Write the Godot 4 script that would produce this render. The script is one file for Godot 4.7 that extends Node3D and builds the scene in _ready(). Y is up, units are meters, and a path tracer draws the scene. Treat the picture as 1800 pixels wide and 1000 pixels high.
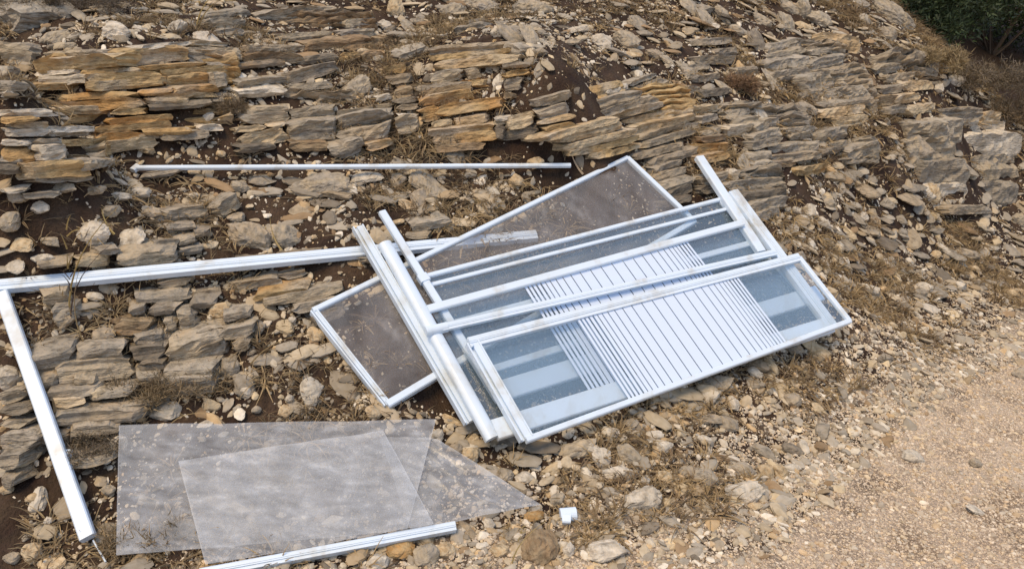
extends Node3D
# A rocky roadside bank: layered limestone ledges, scree, dumped white shower frames and clear sheets, a gravel road.

const TONES := {
	"g": [Color(0.41, 0.36, 0.285), Color(0.52, 0.43, 0.3)],
	"d": [Color(0.23, 0.195, 0.15), Color(0.34, 0.285, 0.21)],
	"t": [Color(0.48, 0.39, 0.27), Color(0.38, 0.33, 0.26)],
	"y": [Color(0.6, 0.44, 0.23), Color(0.56, 0.37, 0.17)],
	"o": [Color(0.58, 0.345, 0.14), Color(0.52, 0.38, 0.2)],
	"p": [Color(0.74, 0.665, 0.54), Color(0.6, 0.525, 0.41)],
	"c": [Color(0.68, 0.55, 0.36), Color(0.58, 0.42, 0.24)],
	"b": [Color(0.33, 0.23, 0.135), Color(0.42, 0.32, 0.2)]}
const GREY := Color(0.43, 0.385, 0.31)

var taken := {}
var rng := RandomNumberGenerator.new()
var wide := FastNoiseLite.new()      # slow tone changes
var fine := FastNoiseLite.new()      # small relief
var chunk := FastNoiseLite.new()     # broken steps of rock
var cp := PackedVector3Array()       # terrain control points
var cw := PackedFloat32Array()       # their weights, then the plane
var hgrid := PackedFloat32Array()
const GX0 := -7.0
const GZ0 := -17.0
const GS := 0.1
const GNX := 211
const GNZ := 201
var road_line := PackedVector2Array()
var M := {}
var outcrop: Node3D
var ledge_cells := {}


# ---------------------------------------------------------------- naming
func numbered(called: String) -> String:
	var n: int = taken.get(called, 0)
	taken[called] = n + 1
	return called if n == 0 else "%s_%03d" % [called, n]

func tag(o: Node, label := "", category := "", group := "", kind := "") -> void:
	if label: o.set_meta("label", label)
	if category: o.set_meta("category", category)
	if group: o.set_meta("group", group)
	if kind: o.set_meta("kind", kind)

func thing(called: String, label: String, category: String, at: Vector3, group := "") -> Node3D:
	var o := Node3D.new()
	o.name = numbered(called)
	o.position = at
	add_child(o)
	tag(o, label, category, group)
	return o

func put(mesh: Mesh, called: String, mat: Material, parent: Node, at := Vector3.ZERO) -> MeshInstance3D:
	var o := MeshInstance3D.new()
	o.mesh = mesh
	o.material_override = mat
	o.position = at
	if parent == self:
		o.name = numbered(called)
		add_child(o)
	else:
		var kids: Dictionary = parent.get_meta("kids", {})
		var n: int = kids.get(called, 0)
		kids[called] = n + 1
		parent.set_meta("kids", kids)
		o.name = called if n == 0 else "%s_%03d" % [called, n]
		parent.add_child(o)
	return o


# ---------------------------------------------------------------- mesh buffer
class Buf:
	var v := PackedVector3Array()
	var n := PackedVector3Array()
	var c := PackedColorArray()
	func tri(a: Vector3, b: Vector3, d: Vector3, out: Vector3, ca: Color, cb: Color, cd: Color) -> void:
		var cr := (b - a).cross(d - a)
		if cr.length_squared() < 1e-16: return
		var nn := cr.normalized()
		if cr.dot(out) > 0.0:
			v.append_array(PackedVector3Array([a, d, b])); c.append_array(PackedColorArray([ca, cd, cb]))
		else:
			nn = -nn
			v.append_array(PackedVector3Array([a, b, d])); c.append_array(PackedColorArray([ca, cb, cd]))
		n.append_array(PackedVector3Array([nn, nn, nn]))
	func quad(a: Vector3, b: Vector3, d: Vector3, e: Vector3, out: Vector3, col := Color.WHITE) -> void:
		tri(a, b, d, out, col, col, col)
		tri(a, d, e, out, col, col, col)
	func mesh() -> ArrayMesh:
		var arr := []
		arr.resize(Mesh.ARRAY_MAX)
		arr[Mesh.ARRAY_VERTEX] = v
		arr[Mesh.ARRAY_NORMAL] = n
		arr[Mesh.ARRAY_COLOR] = c
		var m := ArrayMesh.new()
		m.add_surface_from_arrays(Mesh.PRIMITIVE_TRIANGLES, arr)
		return m


# ---------------------------------------------------------------- terrain
func solve_terrain() -> void:
	var n := cp.size()
	var s := n + 3
	var a := []
	for i in s:
		var row := PackedFloat64Array()
		row.resize(s + 1)
		if i < n:
			for j in n:
				var dx := cp[i].x - cp[j].x
				var dz := cp[i].z - cp[j].z
				row[j] = sqrt(dx * dx + dz * dz + 0.0144)
			row[i] -= 0.02
			row[n] = 1.0
			row[n + 1] = cp[i].x
			row[n + 2] = cp[i].z
			row[s] = cp[i].y
		else:
			for j in n:
				row[j] = [1.0, cp[j].x, cp[j].z][i - n]
		a.append(row)
	for k in s:
		var best := k
		for i in range(k + 1, s):
			if absf(a[i][k]) > absf(a[best][k]): best = i
		var sw = a[k]
		a[k] = a[best]
		a[best] = sw
		var pk: PackedFloat64Array = a[k]
		for i in range(k + 1, s):
			var r: PackedFloat64Array = a[i]
			var f := r[k] / pk[k]
			if f == 0.0: continue
			for j in range(k, s + 1): r[j] -= f * pk[j]
			a[i] = r
	var x := PackedFloat64Array()
	x.resize(s)
	for k in range(s - 1, -1, -1):
		var r: PackedFloat64Array = a[k]
		var t := r[s]
		for j in range(k + 1, s): t -= r[j] * x[j]
		x[k] = t / r[k]
	hgrid.resize(GNX * GNZ)
	for j in GNZ:
		var z := GZ0 + j * GS
		for i in GNX:
			var xx := GX0 + i * GS
			var h := x[n] + x[n + 1] * xx + x[n + 2] * z
			for q in n:
				var p := cp[q]
				h += x[q] * sqrt((xx - p.x) * (xx - p.x) + (z - p.z) * (z - p.z) + 0.0144)
			hgrid[j * GNX + i] = h

func height(x: float, z: float) -> float:
	var u := clampf((x - GX0) / GS, 0.0, GNX - 1.001)
	var w := clampf((z - GZ0) / GS, 0.0, GNZ - 1.001)
	var i := int(u)
	var j := int(w)
	u -= i
	w -= j
	var k := j * GNX + i
	return lerpf(lerpf(hgrid[k], hgrid[k + 1], u), lerpf(hgrid[k + GNX], hgrid[k + GNX + 1], u), w)

func road_side(x: float, z: float) -> float:      # metres from the road's edge, positive on the road
	var p := Vector2(x, z)
	var best := 1e9
	var side := 1.0
	for i in road_line.size() - 1:
		var a := road_line[i]
		var b := road_line[i + 1]
		var q := Geometry2D.get_closest_point_to_segment(p, a, b)
		var d := p.distance_to(q)
		if d < best:
			best = d
			side = signf((b - a).cross(p - a))
	return best * side

func relief(x: float, z: float, road: float) -> float:
	var k := clampf(0.5 - road * 3.0, 0.12, 1.0)
	return k * (fine.get_noise_2d(x * 9.0, z * 9.0) * 0.022 + fine.get_noise_2d(x * 31.0 + 90.0, z * 31.0) * 0.008)

func surface(x: float, z: float) -> float:
	return height(x, z) + relief(x, z, road_side(x, z))

func slope_up(x: float, z: float) -> Vector3:
	var e := 0.06
	return Vector3(height(x - e, z) - height(x + e, z), 2.0 * e, height(x, z - e) - height(x, z + e)).normalized()

func axis_list(from: float, lo: float, hi: float, to: float, step: float) -> PackedFloat32Array:
	var out := PackedFloat32Array()
	var d := step
	var p := lo
	while p > from:
		d *= 1.35
		p -= d
		out.append(p)
	out.reverse()
	p = lo
	while p < hi:
		out.append(p)
		p += step
	d = step
	while p < to:
		out.append(p)
		d *= 1.35
		p += d
	out.append(p)
	return out

func build_terrain() -> void:
	var xs := axis_list(-220.0, -2.4, 5.2, 220.0, 0.027)
	var zs := axis_list(-220.0, -7.6, -1.3, 220.0, 0.027)
	var nx := xs.size()
	var nz := zs.size()
	var v := PackedVector3Array()
	var c := PackedColorArray()
	v.resize(nx * nz)
	c.resize(nx * nz)
	for j in nz:
		for i in nx:
			var x := xs[i]
			var z := zs[j]
			var rd := road_side(x, z)
			v[j * nx + i] = Vector3(x, height(x, z) + relief(x, z, rd), z)
			var big := wide.get_noise_2d(x * 1.3, z * 1.3)
			var mid := fine.get_noise_2d(x * 5.0 + 40.0, z * 5.0)
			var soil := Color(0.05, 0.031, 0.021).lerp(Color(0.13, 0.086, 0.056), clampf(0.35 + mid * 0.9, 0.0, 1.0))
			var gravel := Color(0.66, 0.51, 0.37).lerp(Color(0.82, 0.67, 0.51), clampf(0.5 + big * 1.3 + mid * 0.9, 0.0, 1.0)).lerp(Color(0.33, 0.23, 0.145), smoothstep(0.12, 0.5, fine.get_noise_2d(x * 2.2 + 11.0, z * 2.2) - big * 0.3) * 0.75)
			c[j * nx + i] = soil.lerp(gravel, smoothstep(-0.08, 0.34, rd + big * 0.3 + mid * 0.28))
	var idx := PackedInt32Array()
	for j in nz - 1:
		for i in nx - 1:
			var k := j * nx + i
			idx.append_array(PackedInt32Array([k, k + 1, k + nx, k + 1, k + nx + 1, k + nx]))
	var n := PackedVector3Array()
	n.resize(nx * nz)
	for j in nz:
		for i in nx:
			var k := j * nx + i
			var dx := v[k + (1 if i < nx - 1 else 0)] - v[k - (1 if i > 0 else 0)]
			var dz := v[k + (nx if j < nz - 1 else 0)] - v[k - (nx if j > 0 else 0)]
			n[k] = dz.cross(dx).normalized()
	var arr := []
	arr.resize(Mesh.ARRAY_MAX)
	arr[Mesh.ARRAY_VERTEX] = v
	arr[Mesh.ARRAY_NORMAL] = n
	arr[Mesh.ARRAY_COLOR] = c
	arr[Mesh.ARRAY_INDEX] = idx
	var m := ArrayMesh.new()
	m.add_surface_from_arrays(Mesh.PRIMITIVE_TRIANGLES, arr)
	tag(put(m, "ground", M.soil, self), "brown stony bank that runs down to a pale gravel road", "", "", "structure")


# ---------------------------------------------------------------- materials
func noise_tex(freq: float, octaves: int, sd: int, ramp: Array, size := 512, kind := FastNoiseLite.TYPE_SIMPLEX_SMOOTH, fractal := FastNoiseLite.FRACTAL_FBM) -> NoiseTexture2D:
	var f := FastNoiseLite.new()
	f.seed = sd
	f.noise_type = kind
	f.frequency = freq
	f.fractal_type = fractal
	f.fractal_octaves = octaves
	f.fractal_gain = 0.6
	var t := NoiseTexture2D.new()
	t.width = size
	t.height = size
	t.seamless = true
	t.noise = f
	if ramp.size():
		var g := Gradient.new()
		var off := PackedFloat32Array()
		var col := PackedColorArray()
		for i in ramp.size():
			off.append(float(i) / (ramp.size() - 1))
			col.append(ramp[i])
		g.offsets = off
		g.colors = col
		t.color_ramp = g
	return t

func stone_mat(tex: Texture2D, bump: Texture2D, scale: Vector3, relief_cm: float, world: bool, tint := Color.WHITE) -> StandardMaterial3D:
	var m := StandardMaterial3D.new()
	m.albedo_color = tint
	m.albedo_texture = tex
	m.vertex_color_use_as_albedo = true
	m.roughness = 0.92
	m.metallic_specular = 0.3
	m.uv1_triplanar = true
	m.uv1_world_triplanar = world
	m.uv1_scale = scale
	m.heightmap_enabled = relief_cm > 0.0
	m.heightmap_scale = relief_cm
	m.heightmap_texture = bump
	return m

func make_materials() -> void:
	var s := func(g: float, w := 0.0) -> Color: return Color(g + w, g, g - w)
	var rock_tex := noise_tex(0.013, 6, 3, [s.call(0.42, 0.01), s.call(0.72, 0.008), s.call(0.92), s.call(0.95, 0.016), s.call(0.97, 0.028)])
	var rock_bump := noise_tex(0.02, 6, 9, [], 512)
	var soil_tex := noise_tex(0.03, 5, 21, [s.call(0.55), s.call(0.8), s.call(0.92), s.call(1.0)])
	var soil_bump := noise_tex(0.05, 5, 27, [], 512)
	M.slab = stone_mat(rock_tex, rock_bump, Vector3(1.9, 7.0, 1.9), 1.3, false)
	M.stone = stone_mat(rock_tex, rock_bump, Vector3(3.0, 3.0, 3.0), 0.8, true)
	M.soil = stone_mat(soil_tex, soil_bump, Vector3(3.3, 3.3, 3.3), 1.0, true)
	M.chip = StandardMaterial3D.new()
	M.chip.vertex_color_use_as_albedo = true
	M.chip.roughness = 0.95
	M.chip.metallic_specular = 0.25
	M.slate = {}
	for k in TONES:
		M.slate[k] = stone_mat(rock_tex, rock_bump, Vector3(2.2, 5.0, 2.2), 0.7, true, TONES[k][0].linear_to_srgb())
	M.straw = StandardMaterial3D.new()
	M.straw.vertex_color_use_as_albedo = true
	M.straw.roughness = 0.9
	M.straw.backlight_enabled = true
	M.straw.backlight = Color(0.25, 0.2, 0.12)
	M.leaf = StandardMaterial3D.new()
	M.leaf.vertex_color_use_as_albedo = true
	M.leaf.roughness = 0.7
	M.leaf.backlight_enabled = true
	M.leaf.backlight = Color(0.2, 0.25, 0.1)
	var grime_sky_tint := noise_tex(0.006, 5, 41, [Color(0.7, 0.67, 0.61), Color(0.83, 0.875, 0.91), Color(0.84, 0.895, 0.95), Color(0.84, 0.895, 0.95)], 512)  # blue cast of the sky mixed into the white; brownish stop is dirt
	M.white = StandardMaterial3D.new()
	M.white.albedo_texture = grime_sky_tint
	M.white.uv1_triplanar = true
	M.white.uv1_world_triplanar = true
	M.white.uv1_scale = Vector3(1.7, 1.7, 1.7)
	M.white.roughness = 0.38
	M.glass = StandardMaterial3D.new()
	M.glass.transparency = BaseMaterial3D.TRANSPARENCY_ALPHA
	M.glass.albedo_color = Color(0.6, 0.74, 0.84, 0.09)
	M.glass.roughness = 0.06
	M.glass.metallic_specular = 0.65
	M.print = StandardMaterial3D.new()
	M.print.albedo_color = Color(0.82, 0.87, 0.94)
	M.print.roughness = 0.25
	var frost := noise_tex(0.007, 5, 55, [Color(0.62, 0.61, 0.61, 0.07), Color(0.68, 0.67, 0.67, 0.14), Color(0.74, 0.73, 0.73, 0.19), Color(0.9, 0.89, 0.88, 0.36)], 512)
	M.frost = StandardMaterial3D.new()
	M.frost.transparency = BaseMaterial3D.TRANSPARENCY_ALPHA
	M.frost.albedo_texture = frost
	M.frost.uv1_triplanar = true
	M.frost.uv1_scale = Vector3(1.3, 1.3, 1.3)
	M.frost.roughness = 0.35
	var haze := noise_tex(0.012, 5, 61, [Color(0.72, 0.73, 0.74, 0.1), Color(0.78, 0.79, 0.8, 0.19), Color(0.83, 0.84, 0.85, 0.25), Color(0.94, 0.95, 0.96, 0.42)], 512)
	M.sheet = StandardMaterial3D.new()
	M.sheet.transparency = BaseMaterial3D.TRANSPARENCY_ALPHA
	M.sheet.albedo_texture = haze
	M.sheet.uv1_triplanar = true
	M.sheet.uv1_scale = Vector3(1.2, 2.0, 3.2)
	M.sheet.roughness = 0.28
	M.rim = StandardMaterial3D.new()
	M.rim.transparency = BaseMaterial3D.TRANSPARENCY_ALPHA
	M.rim.albedo_color = Color(0.88, 0.89, 0.9, 0.22)
	M.rim.roughness = 0.3


# ---------------------------------------------------------------- rock
func slab_mesh(L: float, T: float, D: float, sd: int, tone: String, shift: Vector3, bedded := false) -> ArrayMesh:
	var r := RandomNumberGenerator.new()
	r.seed = sd
	var nx := clampi(int(L / 0.026), 4, 30)
	var ny := clampi(int(T / 0.014), 2, 7) if not bedded else clampi(int(T / 0.011), 8, 26)
	var nz := 4
	var rows := PackedFloat32Array()
	for j in ny + 1: rows.append(r.randf_range(-0.007, 0.007))
	var nrm := PackedVector3Array()
	var dst := PackedFloat32Array()
	var half := Vector3(L, T, D) * 0.5
	for k in 7:
		var n := Vector3(r.randf_range(-1, 1), r.randf_range(-1, 1) * 0.8, r.randf_range(0.15, 1.0))
		if k < 4: n = Vector3([-1.0, 1.0][k % 2] * r.randf_range(0.5, 1.0), r.randf_range(-0.4, 0.4), r.randf_range(0.25, 0.9))
		var m := Vector3(n.x / half.x, n.y / half.y, n.z / minf(half.z, half.x)).normalized()
		nrm.append(m)
		dst.append((absf(m.x) * half.x + absf(m.y) * half.y + absf(m.z) * half.z) * r.randf_range(0.84, 0.99))
	var lean := r.randf_range(-0.25, 0.25)
	var endl := r.randf_range(0.0, 0.25)
	var endr := r.randf_range(0.0, 0.25)
	var disp := func(p: Vector3) -> Vector3:
		var q := p + shift
		var fx := p.x / L * 2.0
		var ff := smoothstep(-0.2, 1.0, p.z / D * 2.0)
		var taper := 1.0 - (endl if fx < 0.0 else endr) * pow(absf(fx), 5.0)
		var o := p
		o.y *= taper * (1.0 + fine.get_noise_2d(q.x * 7.0, q.z * 5.0) * 0.14)
		o.y += fine.get_noise_2d(q.x * 4.0, q.z * 4.0 + 30.0) * minf(0.012, T * 0.18)
		var row: float = rows[clampi(int(round((p.y / T + 0.5) * ny)), 0, ny)]
		o.z += ff * (row + chunk.get_noise_2d(q.x * 4.0, q.y * 9.0) * clampf(T * 0.3, 0.014, 0.05) + fine.get_noise_3d(q.x * 8.0, q.y * 24.0, q.z) * 0.007 + lean * p.y)
		if bedded:
			var bed := (p.y + lean * p.x * 0.2 + fine.get_noise_2d(q.x * 2.0, q.y * 3.0) * 0.012) / 0.042
			var part := bed - floorf(bed)
			o.z += ff * (sin(floorf(bed) * 12.9 + 4.0) * 0.014 + chunk.get_noise_2d(q.x * 5.0, floorf(bed) * 3.0) * 0.02 - (0.035 if part < 0.26 else 0.0))
		o.x += pow(absf(fx), 4.0) * (fine.get_noise_3d(q.x, q.y * 26.0, q.z * 8.0) * 0.03 + chunk.get_noise_2d(q.y * 14.0, q.z * 7.0) * 0.02)
		for k in nrm.size():
			var e := o.dot(nrm[k]) - dst[k]
			if e > 0.0: o -= nrm[k] * e
		return o + Vector3(fine.get_noise_3d(q.x * 40.0, q.y * 40.0, q.z * 40.0), fine.get_noise_3d(q.y * 40.0, q.z * 40.0, q.x * 40.0), fine.get_noise_3d(q.z * 40.0, q.x * 40.0, q.y * 40.0)) * 0.004
	var t0: Color = TONES[tone][0] * r.randf_range(0.88, 1.1)
	var t1: Color = TONES[tone][1] * r.randf_range(0.88, 1.1)
	var bias := r.randf_range(-0.25, 0.25)
	var paint := func(p: Vector3, top: float) -> Color:
		var q := p + shift
		var k := smoothstep(-0.25, 0.35, fine.get_noise_3d(q.x * 3.0, q.y * 9.0, q.z * 3.0) + bias)
		var col := t0.lerp(t1, k)
		var g := smoothstep(0.05, 0.5, wide.get_noise_3d(q.x * 7.0, q.y * 10.0, q.z * 7.0) + top)
		col = col.lerp(GREY * (t0.get_luminance() / 0.31), g * 0.6)
		return Color(col.r, col.g, col.b, 1.0)
	var b := Buf.new()
	var faces := [[nx, ny, Vector3(-1, -1, 1), Vector3(2, 0, 0), Vector3(0, 2, 0), Vector3(0, 0, 1)],
		[nx, nz, Vector3(-1, 1, -1), Vector3(2, 0, 0), Vector3(0, 0, 2), Vector3(0, 1, 0)],
		[nx, nz, Vector3(-1, -1, -1), Vector3(2, 0, 0), Vector3(0, 0, 2), Vector3(0, -1, 0)],
		[nz, ny, Vector3(-1, -1, -1), Vector3(0, 0, 2), Vector3(0, 2, 0), Vector3(-1, 0, 0)],
		[nz, ny, Vector3(1, -1, -1), Vector3(0, 0, 2), Vector3(0, 2, 0), Vector3(1, 0, 0)]]
	for f in faces:
		var nu: int = f[0]
		var nv: int = f[1]
		var pts := PackedVector3Array()
		var cols := PackedColorArray()
		var top := 0.25 if f[5].y > 0.5 else 0.0
		for j in nv + 1:
			for i in nu + 1:
				var p: Vector3 = (f[2] + f[3] * (float(i) / nu) + f[4] * (float(j) / nv)) * half
				pts.append(disp.call(p) + shift)
				cols.append(paint.call(p, top))
		for j in nv:
			for i in nu:
				var k := j * (nu + 1) + i
				var d: Vector3 = f[5]
				b.tri(pts[k], pts[k + 1], pts[k + nu + 2], d, cols[k], cols[k + 1], cols[k + nu + 2])
				b.tri(pts[k], pts[k + nu + 2], pts[k + nu + 1], d, cols[k], cols[k + nu + 2], cols[k + nu + 1])
	return b.mesh()

func slab(a: Vector3, z: Vector3, T: float, tone: String, lean := 0.0) -> void:
	var sd := hash(a.snapped(Vector3.ONE * 0.01))
	var r := RandomNumberGenerator.new()
	r.seed = sd
	var x := (z - a).normalized()
	var up := (Vector3.UP + Vector3(0, 0, -1) * (lean + r.randf_range(-0.05, 0.2) * (0.0 if lean > 0.0 else 1.0)) + x * r.randf_range(-0.05, 0.05))
	up = (up - x * up.dot(x)).normalized()
	var front := x.cross(up)
	front = front.rotated(up, r.randf_range(-0.09, 0.09))
	x = up.cross(front)
	for i in 12:
		var p := a.lerp(z, i / 11.0)
		for k in [-0.1, -0.05, 0.0, 0.05]: ledge_cells[Vector2i(Vector2(p.x, p.z + k) * 20.0)] = true
	var D := r.randf_range(0.26, 0.36)
	var shift := Vector3(r.randf_range(-9, 9), r.randf_range(-9, 9), r.randf_range(-9, 9))
	var o := put(slab_mesh(a.distance_to(z) * 1.04, T * 1.2, D, sd, tone, shift, lean > 0.0), "rock_slab", M.slab, outcrop)
	var bas := Basis(x, up, front)
	o.transform = Transform3D(bas, (a + z) * 0.5 - front * (D * 0.5 - r.randf_range(0.0, 0.035)) - bas * shift)

func stone_buf(b: Buf, half: Vector3, bas: Basis, at: Vector3, n: int, round_: float, sd: int, t0: Color, t1: Color, sides := 12, rugged := 0.06) -> void:
	var r := RandomNumberGenerator.new()
	r.seed = sd
	var nrm := PackedVector3Array()
	var dst := PackedFloat32Array()
	var turn := r.randf() * TAU
	for k in sides:
		var y := 1.0 - 2.0 * (k + 0.5) / sides
		var q := sqrt(1.0 - y * y)
		var ph := turn + k * 2.39996 + r.randf_range(-0.5, 0.5)
		nrm.append((Vector3(cos(ph) * q, y, sin(ph) * q) + Vector3(r.randf_range(-1, 1), r.randf_range(-1, 1), r.randf_range(-1, 1)) * 0.25).normalized())
		dst.append(r.randf_range(0.66, 1.0))
	var off := Vector3(r.randf_range(-50, 50), r.randf_range(-50, 50), r.randf_range(-50, 50))
	var rough := rugged if n > 4 else 0.0
	for f in 6:
		var ax := f / 2
		var sg := 1.0 if f % 2 else -1.0
		var pts := PackedVector3Array()
		var cols := PackedColorArray()
		for j in n + 1:
			for i in n + 1:
				var u := tan((float(i) / n * 2.0 - 1.0) * PI / 4.0)
				var w := tan((float(j) / n * 2.0 - 1.0) * PI / 4.0)
				var d: Vector3 = [Vector3(sg, u, w), Vector3(u, sg, w), Vector3(u, w, sg)][ax].normalized()
				var rad := 1.25
				for k in sides:
					var c := d.dot(nrm[k])
					if c > 0.05: rad = minf(rad, dst[k] / c)
				rad = lerpf(rad, 0.92, round_)
				if rough > 0.0: rad *= 1.0 + fine.get_noise_3dv(d * 3.2 + off) * rough * 2.0 + fine.get_noise_3dv(d * 7.0 + off) * rough * 0.3
				pts.append(at + bas * (d * rad * half))
				var m := smoothstep(-0.3, 0.4, fine.get_noise_3dv(d * 1.6 + off * 2.0))
				cols.append(t0.lerp(t1, m))
		for j in n:
			for i in n:
				var k := j * (n + 1) + i
				var out := pts[k] + pts[k + n + 2] - at * 2.0
				b.tri(pts[k], pts[k + 1], pts[k + n + 2], out, cols[k], cols[k + 1], cols[k + n + 2])
				b.tri(pts[k], pts[k + n + 2], pts[k + n + 1], out, cols[k], cols[k + n + 2], cols[k + n + 1])

func stone(at: Vector3, along: Vector3, h: float, tone: String, form: String, label: String) -> void:
	var sd := hash(label)
	var r := RandomNumberGenerator.new()
	r.seed = sd
	var L := along.length()
	var x := along / L
	var up := slope_up(at.x, at.z).lerp(Vector3.UP, 0.25)
	up = (up - x * up.dot(x)).normalized()
	var depth := h * 0.5 * {"a": 1.15, "r": 1.2, "s": 1.9, "m": 1.0}[form] as float
	var half := Vector3(L * 1.08, h * 0.5 * ({"a": 0.95, "r": 0.95, "s": 0.62, "m": 1.05}[form] as float), minf(depth, L * 1.3))
	var t0: Color = TONES[tone][0] * r.randf_range(0.92, 1.12)
	var t1: Color = TONES[tone][1] * r.randf_range(0.92, 1.12)
	t0.a = 1.0
	t1.a = 1.0
	var b := Buf.new()
	stone_buf(b, half, Basis(x, up, x.cross(up)), Vector3.ZERO, 6 if L < 0.05 else 9 if L < 0.1 else 13 if L < 0.2 else 26, {"a": 0.08, "r": 0.35, "s": 0.05, "m": 0.1}[form], sd, t0, t1, 11 if form == "s" else 20 if form == "m" else 14, 0.16 if form == "m" else 0.06)
	tag(put(b.mesh(), "loose_stone", M.stone, self, at), label, "stone", "loose stones on the bank")


# ---------------------------------------------------------------- frames
func section(kind: String, w: float, h: float) -> PackedVector2Array:
	var a := w * 0.5
	var e := minf(0.004, h * 0.2)
	match kind:
		"channel":
			var t := 0.006
			return PackedVector2Array([Vector2(-a, 0), Vector2(a, 0), Vector2(a, h), Vector2(a - t, h), Vector2(a - t, h * 0.35), Vector2(a * 0.2, h * 0.35), Vector2(a * 0.2, h * 0.8), Vector2(-a + t, h * 0.8), Vector2(-a + t, h), Vector2(-a, h)])
		"grooved":
			var g := h * 0.14
			return PackedVector2Array([Vector2(-a, 0), Vector2(a, 0), Vector2(a, h - g), Vector2(a - e, h - g), Vector2(a * 0.35, h - g), Vector2(a * 0.3, h), Vector2(a * 0.04, h), Vector2(0, h - g), Vector2(-a * 0.04, h), Vector2(-a + e, h), Vector2(-a, h - e)])
		"dome":
			var p := PackedVector2Array([Vector2(-a, 0), Vector2(a, 0)])
			for i in 11:
				var q := PI * i / 10.0
				p.append(Vector2(cos(q) * a, h * 0.45 + sin(q) * h * 0.55))
			return p
		_:
			return PackedVector2Array([Vector2(-a + e, 0), Vector2(a - e, 0), Vector2(a, e), Vector2(a, h - e), Vector2(a - e, h), Vector2(-a + e, h), Vector2(-a, h - e), Vector2(-a, e)])

func bar(parent: Node3D, called: String, a: Vector3, z: Vector3, w: float, h: float, kind: String, up: Vector3, mat: Material = null) -> MeshInstance3D:
	var p := section(kind, w, h)
	var d := (z - a).normalized()
	up = (up - d * up.dot(d)).normalized()
	var side := d.cross(up)
	var b := Buf.new()
	var n := p.size()
	var mid := Vector2.ZERO
	for q in p: mid += q / n
	var at := parent.position
	var put3 := func(q: Vector2, base: Vector3) -> Vector3: return base - at + side * q.x + up * (q.y - h * 0.5)
	for i in n:
		var q := p[i]
		var s := p[(i + 1) % n]
		var e2 := s - q
		var out2 := Vector2(e2.y, -e2.x)
		b.quad(put3.call(q, a), put3.call(s, a), put3.call(s, z), put3.call(q, z), side * out2.x + up * out2.y)
	var t := Geometry2D.triangulate_polygon(p)
	for i in range(0, t.size(), 3):
		b.tri(put3.call(p[t[i]], a), put3.call(p[t[i + 1]], a), put3.call(p[t[i + 2]], a), -d, Color.WHITE, Color.WHITE, Color.WHITE)
		b.tri(put3.call(p[t[i]], z), put3.call(p[t[i + 1]], z), put3.call(p[t[i + 2]], z), d, Color.WHITE, Color.WHITE, Color.WHITE)
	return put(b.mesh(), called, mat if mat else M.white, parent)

func pane(parent: Node3D, called: String, q: Array, thick: float, up: Vector3, mat: Material, nu := 1, nv := 1, sag := 0.0, sd := 0.0, edge := false) -> MeshInstance3D:
	var b := Buf.new()
	var at := parent.position
	var point := func(u: float, w: float, k: float) -> Vector3:
		var p: Vector3 = q[0].lerp(q[1], u).lerp(q[3].lerp(q[2], u), w)
		return p - at + up * (k + sag * wide.get_noise_2d(u * 9.0 + sd, w * 5.0))
	for i in nu:
		for j in nv:
			var u0 := float(i) / nu
			var u1 := float(i + 1) / nu
			var w0 := float(j) / nv
			var w1 := float(j + 1) / nv
			for s in [1.0, -1.0]:
				var k: float = s * thick * 0.5
				b.quad(point.call(u0, w0, k), point.call(u1, w0, k), point.call(u1, w1, k), point.call(u0, w1, k), up * s)
	var c: Vector3 = (q[0] + q[1] + q[2] + q[3]) / 4.0 - at
	for e in [[0.0, 0.0, 1.0, 0.0, nu], [1.0, 0.0, 1.0, 1.0, nv], [1.0, 1.0, 0.0, 1.0, nu], [0.0, 1.0, 0.0, 0.0, nv]]:
		if edge: break
		for i in int(e[4]):
			var f0: float = i / float(e[4])
			var f1: float = (i + 1) / float(e[4])
			var k := thick * 0.5
			var p0: Vector3 = point.call(lerpf(e[0], e[2], f0), lerpf(e[1], e[3], f0), k)
			var p1: Vector3 = point.call(lerpf(e[0], e[2], f1), lerpf(e[1], e[3], f1), k)
			b.quad(p0, p1, p1 - up * thick, p0 - up * thick, p0 - c)
	if edge:
		var rim := Buf.new()
		var ring := []
		for i in nu + 1: ring.append([float(i) / nu, 0.0])
		for j in range(1, nv + 1): ring.append([1.0, float(j) / nv])
		for i in range(nu - 1, -1, -1): ring.append([float(i) / nu, 1.0])
		for j in range(nv - 1, -1, -1): ring.append([0.0, float(j) / nv])
		for i in ring.size() - 1:
			var p0: Vector3 = point.call(ring[i][0], ring[i][1], thick * 0.5)
			var p1: Vector3 = point.call(ring[i + 1][0], ring[i + 1][1], thick * 0.5)
			var o0 := (p0 - c).normalized() * 0.0025
			var o1 := (p1 - c).normalized() * 0.0025
			rim.quad(p0, p1, p1 + o1, p0 + o0, up)
			rim.quad(p0 + o0, p1 + o1, p1 + o1 - up * thick, p0 + o0 - up * thick, o0)
			rim.quad(p0 - up * thick, p1 - up * thick, p1 + o1 - up * thick, p0 + o0 - up * thick, -up)
		put(rim.mesh(), "cut_edge_highlight", M.rim, parent)  # bright edge highlight painted as a pale strip around the sheet
	return put(b.mesh(), called, mat, parent)

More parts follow.
